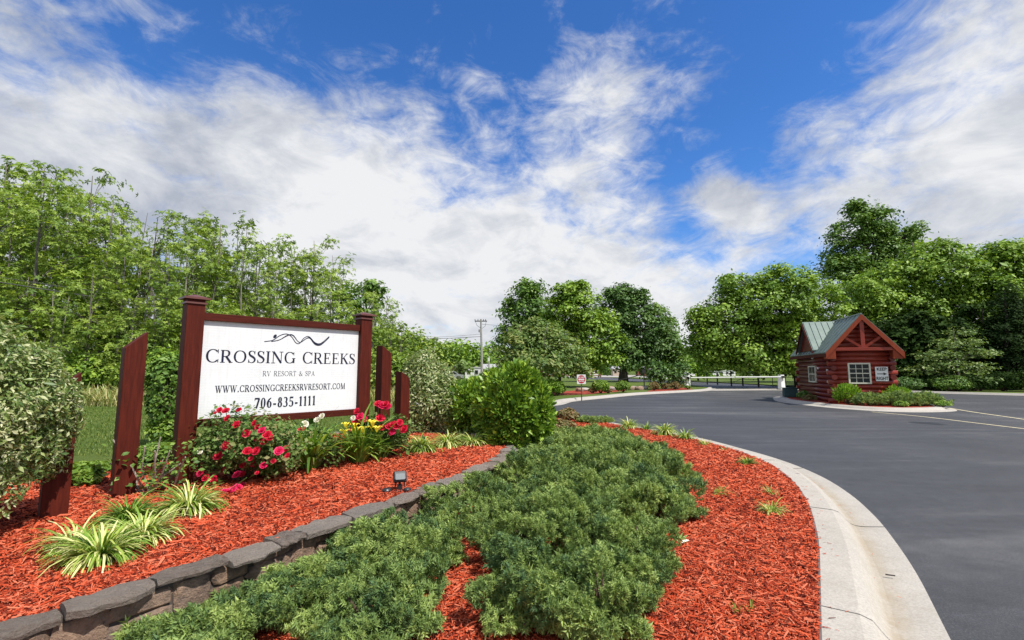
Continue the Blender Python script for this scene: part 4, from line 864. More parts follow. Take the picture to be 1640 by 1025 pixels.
# ================= TREES =================
DENS = {'woodland_tree': 1.1, 'dogwood_tree': 1.2, 'broadleaf_tree': 1.3}
def tree(name, label, cat, base, blobs, leaf, dens, cl, mt, trunk_r, bk='bark', T=LEAF, group=None, seed=0, split=.35, twigs=40, forks=1, upn=.95, flat=.55, inner=.25, lean=0):
    """blobs: (x, y, z, rx, ry, rz) relative to base; leaf clusters on their shells; limbs to each"""
    r = np.random.default_rng(seed); rr = random.Random(seed); e = empty(name, base); tag(e, label, cat, group); Ps = []; Ns = []; Ts = []
    tips = []; tw_ = .55 if name == 'woodland_tree' else .3
    for (bx, by, bz, rx, ry, rz) in blobs:
        area = 4 * PI * ((rx * ry) ** 1.6 / 3 + (rx * rz) ** 1.6 / 3 + (ry * rz) ** 1.6 / 3) ** (1 / 1.6)
        nc = max(6, int(area / (cl * cl) * .9)); d = unit(r.normal(size=(nc, 3))); rad = np.where(r.random(nc) < inner, r.uniform(.3, .8, nc), r.uniform(.78, 1.08, nc))
        cc = d * rad[:, None] * np.array([rx, ry, rz]) + np.array([bx, by, bz]); keep = r.random(nc) < .88; cc = cc[keep]; d = d[keep]; nc = len(cc)
        k = max(3, int(dens * DENS.get(name, 2.5) * cl * cl / (leaf * leaf)))
        off = r.normal(size=(nc, k, 3)) * np.array([.42, .42, .42 * flat]) * cl * r.uniform(.6, 1.25, (nc, 1, 1)); off[..., 2] -= .25 * (off[..., 0] ** 2 + off[..., 1] ** 2) / cl
        P = (cc[:, None] + off).reshape(-1, 3); nn = np.repeat(d, k, 0) * .5 + np.array([0, 0, upn]) + r.normal(0, .5, (nc * k, 3)) + off.reshape(-1, 3) / cl * .8
        tn = np.clip(np.repeat(r.random(nc), k) * .5 + r.random(nc * k) * .5, 0, 1); Ps.append(P); Ns.append(nn); Ts.append(tn)
        sel = r.permutation(nc)[:max(3, int(twigs / len(blobs)))]; tips.append((V3(bx, by, bz), cc[sel]))
    P = np.concatenate(Ps); Nn = unit(np.concatenate(Ns)); Tn = np.concatenate(Ts); ok = P[:, 2] > .05; P, Nn, Tn = P[ok], Nn[ok], Tn[ok]
    S = leaf * np.exp(r.normal(0, .25, len(P))) * (1.25 if name in DENS else 1.22)
    build_np('crown', [inst(T[0], T[1], P, frame(Nn, r=r), S, Tn)], MT[mt], e)
    tk = MB(); zmin = min(b[2] - b[5] for b in blobs); ztop = max(b[2] + b[5] * (.5 if tw_ < .5 else -.2) for b in blobs); xs_ = sum(b[0] for b in blobs) / len(blobs)
    for fi in range(forks):
        a = 2 * PI * fi / forks + .5; fx = math.cos(a) * trunk_r * 1.2 * (forks > 1); fy = math.sin(a) * trunk_r * 1.2 * (forks > 1); tr_ = trunk_r / (forks ** .5)
        axis = [V3(fx, fy, -.15)]; rad = [tr_ * 1.45]; nseg = 7
        for i in range(1, nseg + 1):
            u_ = i / nseg; sp_ = (forks > 1) * u_ * 1.1 * max(b[3] for b in blobs) * .45
            axis.append(V3(fx + math.cos(a) * sp_ + xs_ * u_ * .6 + rr.uniform(-.12, .12) * trunk_r * 4 * u_ + lean * u_ * u_, fy + math.sin(a) * sp_ + rr.uniform(-.1, .1) * trunk_r * 4 * u_, ztop * u_)); rad.append(tr_ * (1.0 - .86 * u_))
        tk.tube(axis, rad, 9)
        for bi, (c, tp_) in enumerate(tips):
            if forks > 1 and bi % forks != fi: continue
            ua = min(.92, max(.12, (c.z - .55 * (blobs[bi][5] + .35 * abs(c.x - xs_))) / ztop * .85)); i = int(ua * nseg); s0 = axis[i].lerp(axis[min(i + 1, nseg)], ua * nseg - i)
            r1 = tr_ * (1 - .86 * ua) * .45; midp = s0.lerp(c, .5) + V3(0, 0, .1 * (c - s0).length); tk.tube([s0, midp, c], [r1, r1 * .7, r1 * .4], 6, False)
            for q in tp_:
                q = Vector(q); o_ = s0.lerp(c, rr.uniform(.45, 1.0)); tk.tube([o_, o_.lerp(q, .5) + V3(0, 0, .06 * (q - o_).length), q], [r1 * tw_, r1 * tw_ * .6, r1 * tw_ * .2 + .004], 4, False)
    tk.build('trunk', MT[bk], e, smooth=True)
    return e
def blobs_px(base, Y, lst, dy=0.0, seed=0):      # crown lobes given where the photo shows them, at the tree's own distance
    rr = random.Random(seed); out = []
    for q in lst:
        px, py, rx, ry = q[:4]; yo = q[4] if len(q) > 4 else rr.uniform(-.35, .35) * rx * Y / F
        p = at(px, py, Y + yo); s = (Y + yo) / F * 1.0; cs = 1 / math.sqrt(1 + ((px - 820) / F) ** 2)
        out.append((p.x - base[0], p.y - base[1], p.z - base[2], rx * s * (.55 + .45 * cs), rx * s * .9, ry * s))
    return out
def ptree(name, label, cat, px, Y, lst, leaf, dens, cl, mt, tr_, **k):
    b = at(px, 600, Y); b.z = k.pop('z', .08); g_ = 1.1 if name in ('maple_tree', 'crape_myrtle', 'evergreen_tree') else 1.0; bl = blobs_px(b, Y, [(q[0], q[1], q[2] * g_, q[3] * g_) for q in lst], seed=k.get('seed', 0))
    rs = random.Random(k.get('seed', 0) + 5); sat = []
    for q in bl:                                   # small side lobes roughen the outline
        for _ in range(3):
            a = rs.uniform(0, 2 * PI); e_ = rs.uniform(-.35, .9); c_ = math.sqrt(max(0, 1 - e_ * e_)) * 1.02; f_ = rs.uniform(.16, .3)
            sat.append((q[0] + q[3] * c_ * math.cos(a), q[1] + q[4] * c_ * math.sin(a), q[2] + q[5] * e_ * 1.05, q[3] * f_, q[4] * f_, q[5] * f_ * 1.2))
    if name in ('maple_tree', 'tall_oak', 'evergreen_tree', 'broadleaf_tree'): bl = bl + sat
    return tree(name, label, cat, b, bl, leaf, dens, cl, mt, tr_, **k)

# central group
ptree('maple_tree', 'leftmost of the four tall dense trees behind the no entry sign', 'tree', 846, 62, [(845, 495, 34, 36), (830, 540, 30, 38), (865, 530, 32, 36), (848, 472, 18, 18)], .30, 1.25, 1.25, 'mid', .3, seed=11, group='tall trees beyond the road')
ptree('maple_tree', 'second of the four tall trees, with its trunk right behind the no entry sign', 'tree', 893, 45, [(925, 492, 34, 32), (905, 530, 38, 36), (945, 540, 36, 40), (905, 575, 38, 20), (925, 470, 20, 14), (965, 570, 22, 20), (900, 480, 14, 14)], .24, 1.3, 1.0, 'maple', .22, bk='bark_dark', seed=12, group='tall trees beyond the road')
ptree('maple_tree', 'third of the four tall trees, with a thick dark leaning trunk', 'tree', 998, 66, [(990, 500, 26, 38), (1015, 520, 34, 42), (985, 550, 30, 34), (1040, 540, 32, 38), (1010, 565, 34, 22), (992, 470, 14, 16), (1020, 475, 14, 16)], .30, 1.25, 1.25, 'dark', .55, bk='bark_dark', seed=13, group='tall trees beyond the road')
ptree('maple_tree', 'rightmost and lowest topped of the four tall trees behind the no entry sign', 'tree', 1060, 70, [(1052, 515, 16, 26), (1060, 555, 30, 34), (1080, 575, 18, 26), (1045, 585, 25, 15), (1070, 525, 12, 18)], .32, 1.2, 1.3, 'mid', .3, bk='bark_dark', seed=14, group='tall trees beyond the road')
ptree('crape_myrtle', 'broad low multi stemmed crape myrtle in front of the tall trees', 'tree', 855, 31, [(860, 548, 42, 32), (830, 565, 34, 28), (895, 565, 38, 28), (865, 580, 55, 16), (850, 530, 24, 16), (815, 585, 14, 12), (925, 588, 24, 12)], .17, 1.2, .65, 'myrtle', .11, bk='bark_pale', seed=15, forks=4)
for i, (px, Y, top, rx, mt_, lb) in enumerate([(1052, 40, 580, 19, 'dark', 'left of two dark upright shrubs beside the gate'), (1084, 41, 580, 17, 'dark', 'right of two dark upright shrubs beside the gate')]):
    ptree('upright_shrub', lb, 'shrub', px, Y, [(px, 594, rx, 13), (px - 3, 607, rx * .8, 12), (px + 3, 590, rx * .8, 10)], .17, 1.2, .6, mt_, .06, seed=30 + i, forks=3)
ptree('young_tree', 'small bright green round tree just beyond the gate', 'tree', 1118, 75, [(1112, 578, 22, 16), (1128, 586, 18, 14), (1100, 588, 16, 12)], .32, 1.2, 1.1, 'bright', .14, seed=34)
# big round maple left of the booth
ptree('maple_tree', 'huge round bright green maple directly behind the log booth', 'tree', 1282, 47, [(1230, 480, 64, 42), (1170, 520, 48, 42), (1290, 500, 58, 46), (1205, 560, 58, 36), (1270, 560, 58, 34), (1320, 540, 34, 40), (1150, 560, 34, 28), (1185, 460, 28, 22), (1250, 448, 36, 22), (1120, 512, 20, 16), (1135, 545, 22, 16), (1300, 580, 36, 24)], .24, 1.35, 1.1, 'maple', .42, bk='bark_dark', seed=16)
# tall tree behind
ptree('tall_oak', 'tallest tree, towering over the log booth against the cloud', 'tree', 1392, 62, [(1378, 358, 34, 34), (1345, 400, 32, 32), (1385, 410, 38, 38), (1360, 445, 40, 30), (1415, 385, 28, 30), (1440, 400, 24, 26), (1470, 372, 16, 16), (1455, 385, 16, 16), (1405, 345, 22, 18), (1420, 440, 36, 30), (1330, 430, 20, 20), (1385, 490, 50, 40), (1365, 335, 14, 12)], .30, 1.0, 1.3, 'mid', .5, bk='bark_dark', seed=17)
# wide tree
ptree('maple_tree', 'wide bright topped tree right of the log booth', 'tree', 1492, 47, [(1500, 430, 48, 40), (1440, 450, 42, 34), (1400, 475, 40, 36), (1530, 455, 44, 40), (1500, 405, 26, 20), (1455, 490, 50, 32), (1400, 520, 40, 30), (1520, 510, 52, 34), (1465, 530, 50, 30), (1418, 560, 44, 30)], .24, 1.25, 1.1, 'maple', .36, bk='bark_dark', seed=18)
ptree('maple_tree', 'tree with bright crown at the right edge of the photo', 'tree', 1610, 46, [(1590, 430, 44, 32), (1630, 450, 46, 44), (1570, 470, 44, 36), (1680, 440, 50, 44), (1610, 500, 56, 40), (1690, 510, 60, 46), (1605, 405, 26, 16)], .26, 1.2, 1.15, 'maple', .4, bk='bark_dark', seed=19)
ptree('spruce_tree', 'dark conifer filling the right edge in front of the bright crowns', 'tree', 1610, 39, [(1610, 500, 26, 34), (1600, 540, 34, 34), (1640, 530, 44, 44), (1595, 580, 38, 26), (1650, 575, 50, 40), (1612, 475, 14, 22), (1660, 500, 40, 30)], .20, 1.5, .7, 'pine', .25, T=LVAR, bk='bark_dark', seed=20)
ptree('dogwood_tree', 'pale layered dogwood with spreading branches right of the log booth', 'tree', 1535, 37.5, [(1530, 548, 34, 9), (1500, 568, 34, 8), (1560, 565, 30, 8), (1520, 585, 44, 8), (1570, 588, 26, 8), (1540, 530, 18, 7), (1475, 592, 26, 9), (1545, 603, 40, 8)], .15, .9, .5, 'dogwood', .10, seed=21, flat=.3, upn=1.2)
# wood behind the right trees, its shade carried by the leaf colour
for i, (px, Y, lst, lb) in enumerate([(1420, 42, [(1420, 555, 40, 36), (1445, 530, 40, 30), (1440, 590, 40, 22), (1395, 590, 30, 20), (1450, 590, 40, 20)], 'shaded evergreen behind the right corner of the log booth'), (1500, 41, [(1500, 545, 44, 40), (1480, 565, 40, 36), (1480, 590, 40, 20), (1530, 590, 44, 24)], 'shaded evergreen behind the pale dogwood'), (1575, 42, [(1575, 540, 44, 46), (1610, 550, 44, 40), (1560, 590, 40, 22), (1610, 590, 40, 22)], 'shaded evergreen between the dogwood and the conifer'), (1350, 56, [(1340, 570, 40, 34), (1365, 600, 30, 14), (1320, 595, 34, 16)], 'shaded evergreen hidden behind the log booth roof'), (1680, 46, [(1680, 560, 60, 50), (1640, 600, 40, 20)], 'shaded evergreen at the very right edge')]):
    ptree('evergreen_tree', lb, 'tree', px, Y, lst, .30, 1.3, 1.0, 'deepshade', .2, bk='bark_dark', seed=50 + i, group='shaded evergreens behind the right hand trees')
# hedge at right
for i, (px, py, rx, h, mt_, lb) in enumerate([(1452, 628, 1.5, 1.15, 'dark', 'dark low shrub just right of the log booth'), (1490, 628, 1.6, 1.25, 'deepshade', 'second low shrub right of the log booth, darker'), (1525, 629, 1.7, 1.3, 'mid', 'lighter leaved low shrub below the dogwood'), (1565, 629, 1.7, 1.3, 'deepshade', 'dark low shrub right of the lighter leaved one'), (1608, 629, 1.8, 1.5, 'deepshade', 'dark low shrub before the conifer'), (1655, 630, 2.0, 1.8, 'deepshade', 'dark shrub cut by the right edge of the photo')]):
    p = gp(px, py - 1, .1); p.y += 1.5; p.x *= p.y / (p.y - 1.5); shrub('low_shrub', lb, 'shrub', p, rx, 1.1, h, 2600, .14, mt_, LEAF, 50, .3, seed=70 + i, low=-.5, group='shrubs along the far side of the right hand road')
# shrubs across the road
far_beds = sheet('far_mulch_bed', G([(870, 633.5), (905, 633), (950, 631), (985, 627.5), (1005, 624.8), (995, 622), (940, 624), (880, 628), (862, 632)], .106), .106, MT['mulch'])
sheet('gate_mulch_bed', G([(1035, 627.2), (1060, 626.5), (1110, 623.5), (1100, 621), (1050, 622.3)], .106), .106, MT['mulch'])
for i, (px, py, rx, h, mt_, lb) in enumerate([(878, 634, .95, 1.15, 'bright', 'rounded green shrub across the road beside the laurel'), (893, 633, .6, .9, 'maple', 'second rounded shrub just left of the no entry sign'), (962, 630, .62, 1.0, 'maple', 'round clipped green shrub right of the no entry sign'), (998, 628.5, .6, .85, 'weed', 'paler round shrub at the end of the far mulch bed')]):
    p = gp(px, py, .1); shrub('round_shrub', lb, 'shrub', p, rx, rx * .9, h, 2600, .09, mt_, LEAF, 60, .25, seed=80 + i, low=-.6, cz=h * .5)
for i, (px, py, rx, h, lb) in enumerate([(949, 630, .35, .4, 'reddish brown perennial at the left foot of the round clipped shrub'), (974, 630, .3, .35, 'reddish brown perennial at the right foot of the round clipped shrub'), (1047, 625.5, .5, .75, 'brown tufted grass by the left upright shrub'), (1082, 624, .6, .7, 'reddish tufted plant by the right upright shrub'), (1066, 624, .4, .55, 'dark tufted plant between the two upright shrubs'), (1102, 623.6, .3, .35, 'yellow green tuft at the foot of the left gate post')]):
    p = gp(px, py, .1); shrub('perennial', lb, 'plant', p, rx, rx * .8, h, 500, .12, 'bronze' if i < 5 else 'weed', LONG, 24, .3, .6, seed=90 + i)
rr = random.Random(4)
rk = ['whitish', 'grey', 'pale', 'flat grey', 'small white', 'low grey', 'rounded', 'angular']
for i, (px, py) in enumerate([(982, 625.5), (1010, 624.5), (1017, 623.8), (1024, 624.6), (1030, 623.6), (976, 624), (935, 626.5), (928, 627)]):
    p = gp(px, py, .1); k = MB(); stone(k, V3(0, 0, .12), V3(1, 0), rr.uniform(.5, .9), rr.uniform(.25, .4), .3)
    tag(k.build('boulder', MT['concrete'] if i % 2 == 0 else MT['rock'], None, p, rr.uniform(0, 3), smooth=True), rk[i] + ' boulder ' + ('beside the white gate shrub bed' if i in (1, 2, 3, 4) else 'in the far mulch bed by the round shrub' if i in (0, 5) else 'near the foot of the no entry sign'), 'boulder', 'boulders edging the far bed')

# ---- woodland at left: young broadleaf trees with pale trunks ----
def wood_proto(seed, H, mt_, label):
    r = np.random.default_rng(seed); rr = random.Random(seed); bl = []
    n = 11
    for i in range(n):
        u_ = (i + .5) / n; z = H * (.16 + .80 * u_); sp_ = H * .17 * (1.15 - .75 * abs(u_ - .45)); a = rr.uniform(0, 2 * PI); d = sp_ * rr.uniform(.3, 1.15) * (1 - u_ * .35)
        s = H * rr.uniform(.060, .095) * (1.25 - .62 * u_); bl.append((math.cos(a) * d, math.sin(a) * d, z, s * 1.1, s * 1.1, s * .95))
    return tree('woodland_tree', label, 'tree', (0, 0, 0), bl, .30, .62, 1.05, mt_, H * .011, bk='bark_pale' if seed % 2 else 'bark', T=PALM, group='woodland trees behind the left lawn', seed=seed, twigs=110, inner=.4, flat=.5, forks=1 + (seed % 3 == 0))
protos = [wood_proto(200 + i, 16, ['forest', 'forest_b', 'forest', 'forest_b', 'forest'][i], 'x') for i in range(5)]
def skyline(px):
    pts = [(-150, 240), (0, 248), (60, 262), (110, 262), (150, 285), (180, 325), (250, 318), (330, 325), (380, 342), (420, 372), (470, 370), (520, 378), (550, 420), (600, 440), (630, 500), (660, 520), (720, 540)]
    for (a, b), (c, d) in zip(pts, pts[1:]):
        if a <= px <= c: return b + (d - b) * (px - a) / (c - a)
    return pts[-1][1]
spots = []; rr = random.Random(12)
for px in range(-120, 640, 31): spots.append((px + rr.uniform(-7, 7), 33 + rr.uniform(-2, 2) + max(0, px - 250) * .03, rr.uniform(.78, 1.0)))
for px in range(-110, 640, 34): spots.append((px + rr.uniform(-8, 8), 39 + rr.uniform(-2, 2) + max(0, px - 250) * .035, rr.uniform(.93, 1.06)))
for px in range(-100, 600, 60): spots.append((px + rr.uniform(-8, 8), 29.5 + rr.uniform(-1, 1) + max(0, px - 250) * .03, rr.uniform(.45, .62)))
what = ['pale trunked', 'light green', 'slender', 'leafy', 'forked', 'sparse crowned', 'full crowned', 'yellowish green']
order = sorted(range(len(spots)), key=lambda i: spots[i][0]); vis = [i for i in order if spots[i][0] > -40]
for j, i in enumerate(order):
    px, Y, f_ = spots[i]; top = skyline(px); p = at(px, 600, Y); zt_ = (at(px, top, Y).z - .2) * f_; o = protos[i % 5] if i < 5 else copy_tree(protos[i % 5])
    s = max(.28, zt_ / 16.2); o.location = (p.x, p.y, .15); o.rotation_euler = (0, 0, rr.uniform(0, 6.28)); w = s ** .75 * rr.uniform(.92, 1.08); o.scale = (w, w, s)
    row = 'low front' if i >= 48 else ('middle' if i < 25 else 'tall back')
    pos = 'above the variegated shrub at the left edge' if px < 150 else 'above and around the tall slanted post' if px < 260 else 'behind the left sign post' if px < 360 else 'above the left half of the sign panel' if px < 450 else 'above the right half of the sign panel' if px < 550 else 'above and right of the right sign post'
    o['label'] = '%s woodland tree %s' % (row, pos)
# undergrowth at the wood's foot
for i, px in enumerate(range(-60, 640, 46)):
    Y = 27.5 + (i % 3) * 1.2; p = at(px, 600, Y); shrub('undergrowth_bush', 'bushy undergrowth at the foot of the wood ' + ('left of the tall slanted post' if px < 190 else 'between the tall slanted post and the sign' if px < 300 else 'hidden behind the sign' if px < 590 else 'just right of the sign'), 'bush', (p.x, p.y, .15), 1.6, 1.2, 2.2 + (i * 37 % 10) * .12, 2400, .19, ['forest', 'maple', 'forest_b'][i % 3], LEAF, 60, .35, seed=300 + i, low=-.5, group='bushes at the foot of the wood', fuzz=.25)
# tall meadow grass strip in front of the wood + mown grass
def grass(name, xr, yr, n, L_, w, mt_, zf, lean=.5, seed=1, label=None):
    r = np.random.default_rng(seed); T = strap(3, w, lean, .3); X = r.uniform(*xr, n); Y = r.uniform(*yr, n); m = (np.abs(X) < Y * 1.3) ; X, Y = X[m], Y[m]; n = len(X)
    Z = np.array([zf(a, b) for a, b in zip(X, Y)]); z = unit(np.column_stack([r.normal(0, .2, n), r.normal(0, .2, n), np.ones(n)])); ax = frame(z, r=r)
    return tag(build_np(name, [inst(T[0], T[1], np.column_stack([X, Y, Z]), ax, L_ * np.exp(r.normal(0, .3, n)), r.random(n))], MT[mt_]), label, 'grass', kind='stuff')
grass('tall_grass', (-26, -4), (17.0, 20.5), 22000, .42, .05, 'reed', gz, seed=1, label='strip of tall seeding grass at the edge of the wood')
grass('lawn_grass', (-22, -3.2), (7.2, 16.8), 110000, .05, .12, 'grass', gz, seed=2, label='short mown lawn grass behind the posts')
grass('kerb_grass', (-1.5, 3.3), (13.8, 17.2), 1, .06, .1, 'grass', lambda a, b: .1, seed=3, label='x') if False else None
# trees continuing beyond the sign, with gaps
for i, (px, Y, lst, mt_, lb) in enumerate([(590, 48, [(585, 480, 26, 28), (560, 470, 22, 22), (600, 470, 14, 22), (580, 520, 34, 30)], 'mid', 'rounded darker tree at the right end of the wood'), (620, 60, [(625, 545, 34, 26), (600, 560, 30, 30), (650, 555, 24, 18)], 'forest', 'low light green tree seen right of the sign'), (668, 75, [(668, 550, 32, 22), (692, 560, 26, 18), (645, 568, 28, 20), (675, 578, 40, 16)], 'forest', 'feathery light green tree above the variegated shrubs'), (728, 110, [(735, 562, 38, 19), (706, 570, 30, 17), (768, 572, 34, 16), (740, 585, 46, 12)], 'maple', 'rounded tree left of the utility pole'), (740, 88, [(738, 586, 10, 6), (734, 588, 7, 6), (744, 589, 7, 5)], 'dogwood', 'thin small tree with bare spreading branches beside the parked vehicles'), (788, 120, [(792, 568, 24, 16), (808, 576, 22, 14), (800, 588, 30, 10)], 'mid', 'dark tree right of the utility pole')]):
    ptree('broadleaf_tree', lb, 'tree', px, Y, lst, .006 * Y, 1.1 if i != 4 else .35, .02 * Y, mt_, .006 * Y if i != 4 else .2, seed=400 + i, forks=3 if i == 4 else 1, bk='bark_pale' if i == 4 else 'bark')

# ================= ISLAND AND LOG BOOTH =================
isl = smooth_line([V3(15.3, 27.9), V3(14.35, 25.6), V3(14.15, 23.5), V3(14.25, 21.4), V3(14.72, 20.1), V3(15.6, 19.3), V3(17.0, 19.25), V3(18.5, 19.9), V3(19.5, 21.5), V3(20.3, 24), V3(20.9, 27), V3(20.6, 29.5), V3(19, 31), V3(16.8, 30.3)], 5, closed=True)
isl.append(isl[0].copy())
ik = MB(); pr = [(-.02, -.02, 0), (0, .012, 0), (.34, .04, 0), (.42, .10, 0), (.47, .125, 0), (.66, .135, 0), (.67, .12, 0)]
def off_closed(P, w, z):
    out = []; m = len(P) - 1
    for i in range(m + 1):
        d = P[(i + 1) % m] - P[(i - 1) % m]; d.z = 0; d.normalize(); q = P[i % m] + V3(-d.y, d.x) * w; q.z = z; out.append(q)
    return out
strip(ik, [off_closed(isl, w, z) for w, z, _ in pr][::-1]); tag(ik.build('island_kerb', MT['kerb']), kind='structure')
sheet('island_mulch_bed', off_closed(isl, .66, .13)[:-1], .13, MT['mulch'])
pa = gp(1337, 645, .14); th = math.asin(.30); hd_ = -th   # local x: along the front, local y: along the side
booth = empty('log_booth', (pa.x, pa.y, .13), hd_); tag(booth, 'small red brown log cabin gatehouse with green metal roof on the traffic island', 'guard booth')
BW, BL, NL, LR = 2.35, 5.6, 11, .116; LH = .22; BH = NL * LH
def logs(name, mt_, ax, x0, x1, c, n0=0, n1=NL, ext=.22, zoff=0, parent=booth):
    k = MB(); rr = random.Random(hash(name) % 97 + int(c * 10))
    for i in range(n0, n1):
        z = LR + i * LH + zoff; r_ = LR * rr.uniform(.96, 1.05); e0 = (ext if (i % 2 == (ax == 'y')) else .04) + rr.uniform(-.02, .03); k.tone = rr.random()
        a, b = (x0 - e0, c, z), (x1 + e0, c, z)
        if ax == 'y': a, b = (c, x0 - e0, z), (c, x1 + e0, z)
        k.tube([a, b], r_, 12)
    return k.build(name, MT[mt_], parent, smooth=False)
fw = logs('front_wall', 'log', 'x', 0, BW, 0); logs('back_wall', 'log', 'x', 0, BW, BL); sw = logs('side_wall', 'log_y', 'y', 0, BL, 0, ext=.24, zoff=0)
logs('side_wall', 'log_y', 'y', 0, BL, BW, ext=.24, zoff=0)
for o in (fw, sw):
    for p in o.data.polygons: p.use_smooth = len(p.vertices) == 4
# interior core so nothing shows between logs
k = MB(); k.box((BW / 2, BL / 2, BH / 2), (BW - .04, BL - .04, BH - .02)); k.build('inner_wall', MT['log'], booth)
RZ = BH + .0; APX = at(1371, 506, pa.y - .4).z - .13; OV = .36; OVF = .5
slope = (APX - RZ + .06) / (BW / 2 + OV)
def rz(x): return APX - abs(x - BW / 2) * slope
# main roof
rf = MB(); TH = .05
for s in (-1, 1):
    xe = BW / 2 + s * (BW / 2 + OV); P = [(BW / 2, -OVF, APX), (xe, -OVF, rz(xe)), (xe, BL + .4, rz(xe)), (BW / 2, BL + .4, APX)]
    Q = [(a, b, c + TH) for a, b, c in P]; rf.add(P + Q, [(0, 1, 2, 3), (7, 6, 5, 4), (0, 4, 5, 1), (1, 5, 6, 2), (2, 6, 7, 3)])
    for i in range(13):                      # standing seams
        y = -OVF + .03 + i * (BL + .4 + OVF - .06) / 12; d = V3(xe - BW / 2, 0, rz(xe) - APX); nrm = V3(-d.z, 0, d.x).normalized(); nrm = nrm if nrm.z > 0 else -nrm
        a = V3(BW / 2, y, APX + TH) + d * .02; b = V3(BW / 2, y, APX + TH) + d * .995; w = .012
        rf.hexa([a + V3(0, -w, -.002), b + V3(0, -w, -.002), b + V3(0, w, -.002), a + V3(0, w, -.002), a + V3(0, -w, 0) + nrm * .03, b + V3(0, -w, 0) + nrm * .03, b + V3(0, w, 0) + nrm * .03, a + V3(0, w, 0) + nrm * .03])
rf.tube([(BW / 2, -OVF - .01, APX + TH + .005), (BW / 2, BL + .41, APX + TH + .005)], .045, 8)
roof = rf.build('roof', MT['roof'], booth)
# cross gable (dormer) facing the left side of the booth
DY, DW, DZ = 2.85, 1.5, APX - .02; dn = (DZ - rz(-.30)) / DW * .93
dm = MB(); X0 = -.30 - .12
for s in (-1, 1):
    ze = DZ - dn * DW; ye = DY + s * DW
    # where the dormer plane meets the main roof: x so that main roof height equals
    xm = BW / 2 - (APX - (ze + .055)) / slope
    P = [(X0, DY, DZ), (X0, ye, ze), (xm + .02, ye, ze), (BW / 2, DY, DZ)]; Q = [(a, b, c + TH) for a, b, c in P]
    dm.add(P + Q, [(0, 1, 2, 3), (7, 6, 5, 4), (0, 4, 5, 1), (1, 5, 6, 2), (2, 6, 7, 3), (3, 7, 4, 0)])
    for i in range(6):
        x = X0 + .05 + i * .28; u1 = 1.0 if x < xm else max(0.0, 1 - (x - xm) / (BW / 2 - xm)); a = V3(x, DY + s * .03, DZ + TH - dn * .03); b = V3(x, DY + s * DW * u1 * .98, DZ + TH - dn * DW * u1 * .98); w = .012; nrm = V3(0, s * dn, 1).normalized()
        if u1 > .1: dm.hexa([a + V3(-w, 0, -.002), b + V3(-w, 0, -.002), b + V3(w, 0, -.002), a + V3(w, 0, -.002), a + V3(-w, 0, 0) + nrm * .03, b + V3(-w, 0, 0) + nrm * .03, b + V3(w, 0, 0) + nrm * .03, a + V3(w, 0, 0) + nrm * .03])
dr = dm.build('dormer_roof', MT['roof'], booth)
dg = MB(); zl = DZ - dn * DW; dg.add([(X0 + .16, DY - DW * .93, zl + .02), (X0 + .16, DY + DW * .93, zl + .02), (X0 + .16, DY, DZ - .03)], [(0, 1, 2)]); dg.add([(X0 + .16, DY - DW * .93, zl + .02), (X0 + .16, DY + DW * .93, zl + .02), (1.0, DY + DW * .93, zl + .02), (1.0, DY - DW * .93, zl + .02)], [(0, 1, 2, 3)])
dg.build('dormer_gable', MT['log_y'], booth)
db = MB()
for s in (-1, 1):
    a = V3(X0 - .02, DY, DZ - .06); b = V3(X0 - .02, DY + s * DW, zl - .06); db.hexa([a + V3(-.03, 0, -.10), b + V3(-.03, 0, -.06), b + V3(.03, 0, -.06), a + V3(.03, 0, -.10), a + V3(-.03, 0, .05), b + V3(-.03, 0, .05), b + V3(.03, 0, .05), a + V3(.03, 0, .05)])
db.build('dormer_trim', MT['stain'], booth)
# front gable: fascia boards, soffit, truss and recessed log gable
for s in (-1, 1):
    f = MB(); xe = BW / 2 + s * (BW / 2 + OV + .02); y0, y1 = -OVF - .045, -OVF - .003; ax_, az_ = BW / 2, APX + .01; ex, ez = xe, rz(xe) + .01
    f.hexa([V3(ax_, y0, az_ - .23), V3(ex, y0, ez - .26), V3(ex, y1, ez - .26), V3(ax_, y1, az_ - .23), V3(ax_, y0, az_ + .03), V3(ex, y0, ez + .03), V3(ex, y1, ez + .03), V3(ax_, y1, az_ + .03)]); f.build('fascia', MT['fascia'], booth)
    f = MB(); q = BW / 2 + s * (BW / 2 + .10); P = [(BW / 2, -OVF, APX - .03), (xe, -OVF, rz(xe) - .03), (xe, BL + .38, rz(xe) - .03), (BW / 2, BL + .38, APX - .03)]; f.add(P, [(0, 1, 2, 3)]); f.build('soffit', MT['fascia'], booth)
    f = MB(); f.box((xe, BL / 2 - .05, rz(xe) - .07), (.035, BL + .9, .15)); f.build('eave_board', MT['stain'], booth)
    # closed triangular eave return at the front corner
    f = MB(); f.hexa([V3(xe - s * .42, -OVF + .01, rz(xe) - .25), V3(xe - s * .02, -OVF + .01, rz(xe) - .25), V3(xe - s * .02, -.12, rz(xe) - .25), V3(xe - s * .42, -.12, rz(xe) - .25), V3(xe - s * .42, -OVF + .01, rz(xe - s * .42) - .05), V3(xe - s * .02, -OVF + .01, rz(xe) - .04), V3(xe - s * .02, -.12, rz(xe) - .04), V3(xe - s * .42, -.12, rz(xe - s * .42) - .05)]); f.build('eave_return', MT['fascia'], booth)
yt = -OVF + .09
k = MB(); k.box((BW / 2, yt, RZ + .12), (BW * .98, .13, .15)); k.build('tie_beam', MT['log'], booth, bevel=.01)
k = MB(); k.box((BW / 2, yt, (RZ + .2 + APX - .1) / 2), (.17, .12, APX - RZ - .3)); k.build('king_post', MT['log'], booth, bevel=.01)
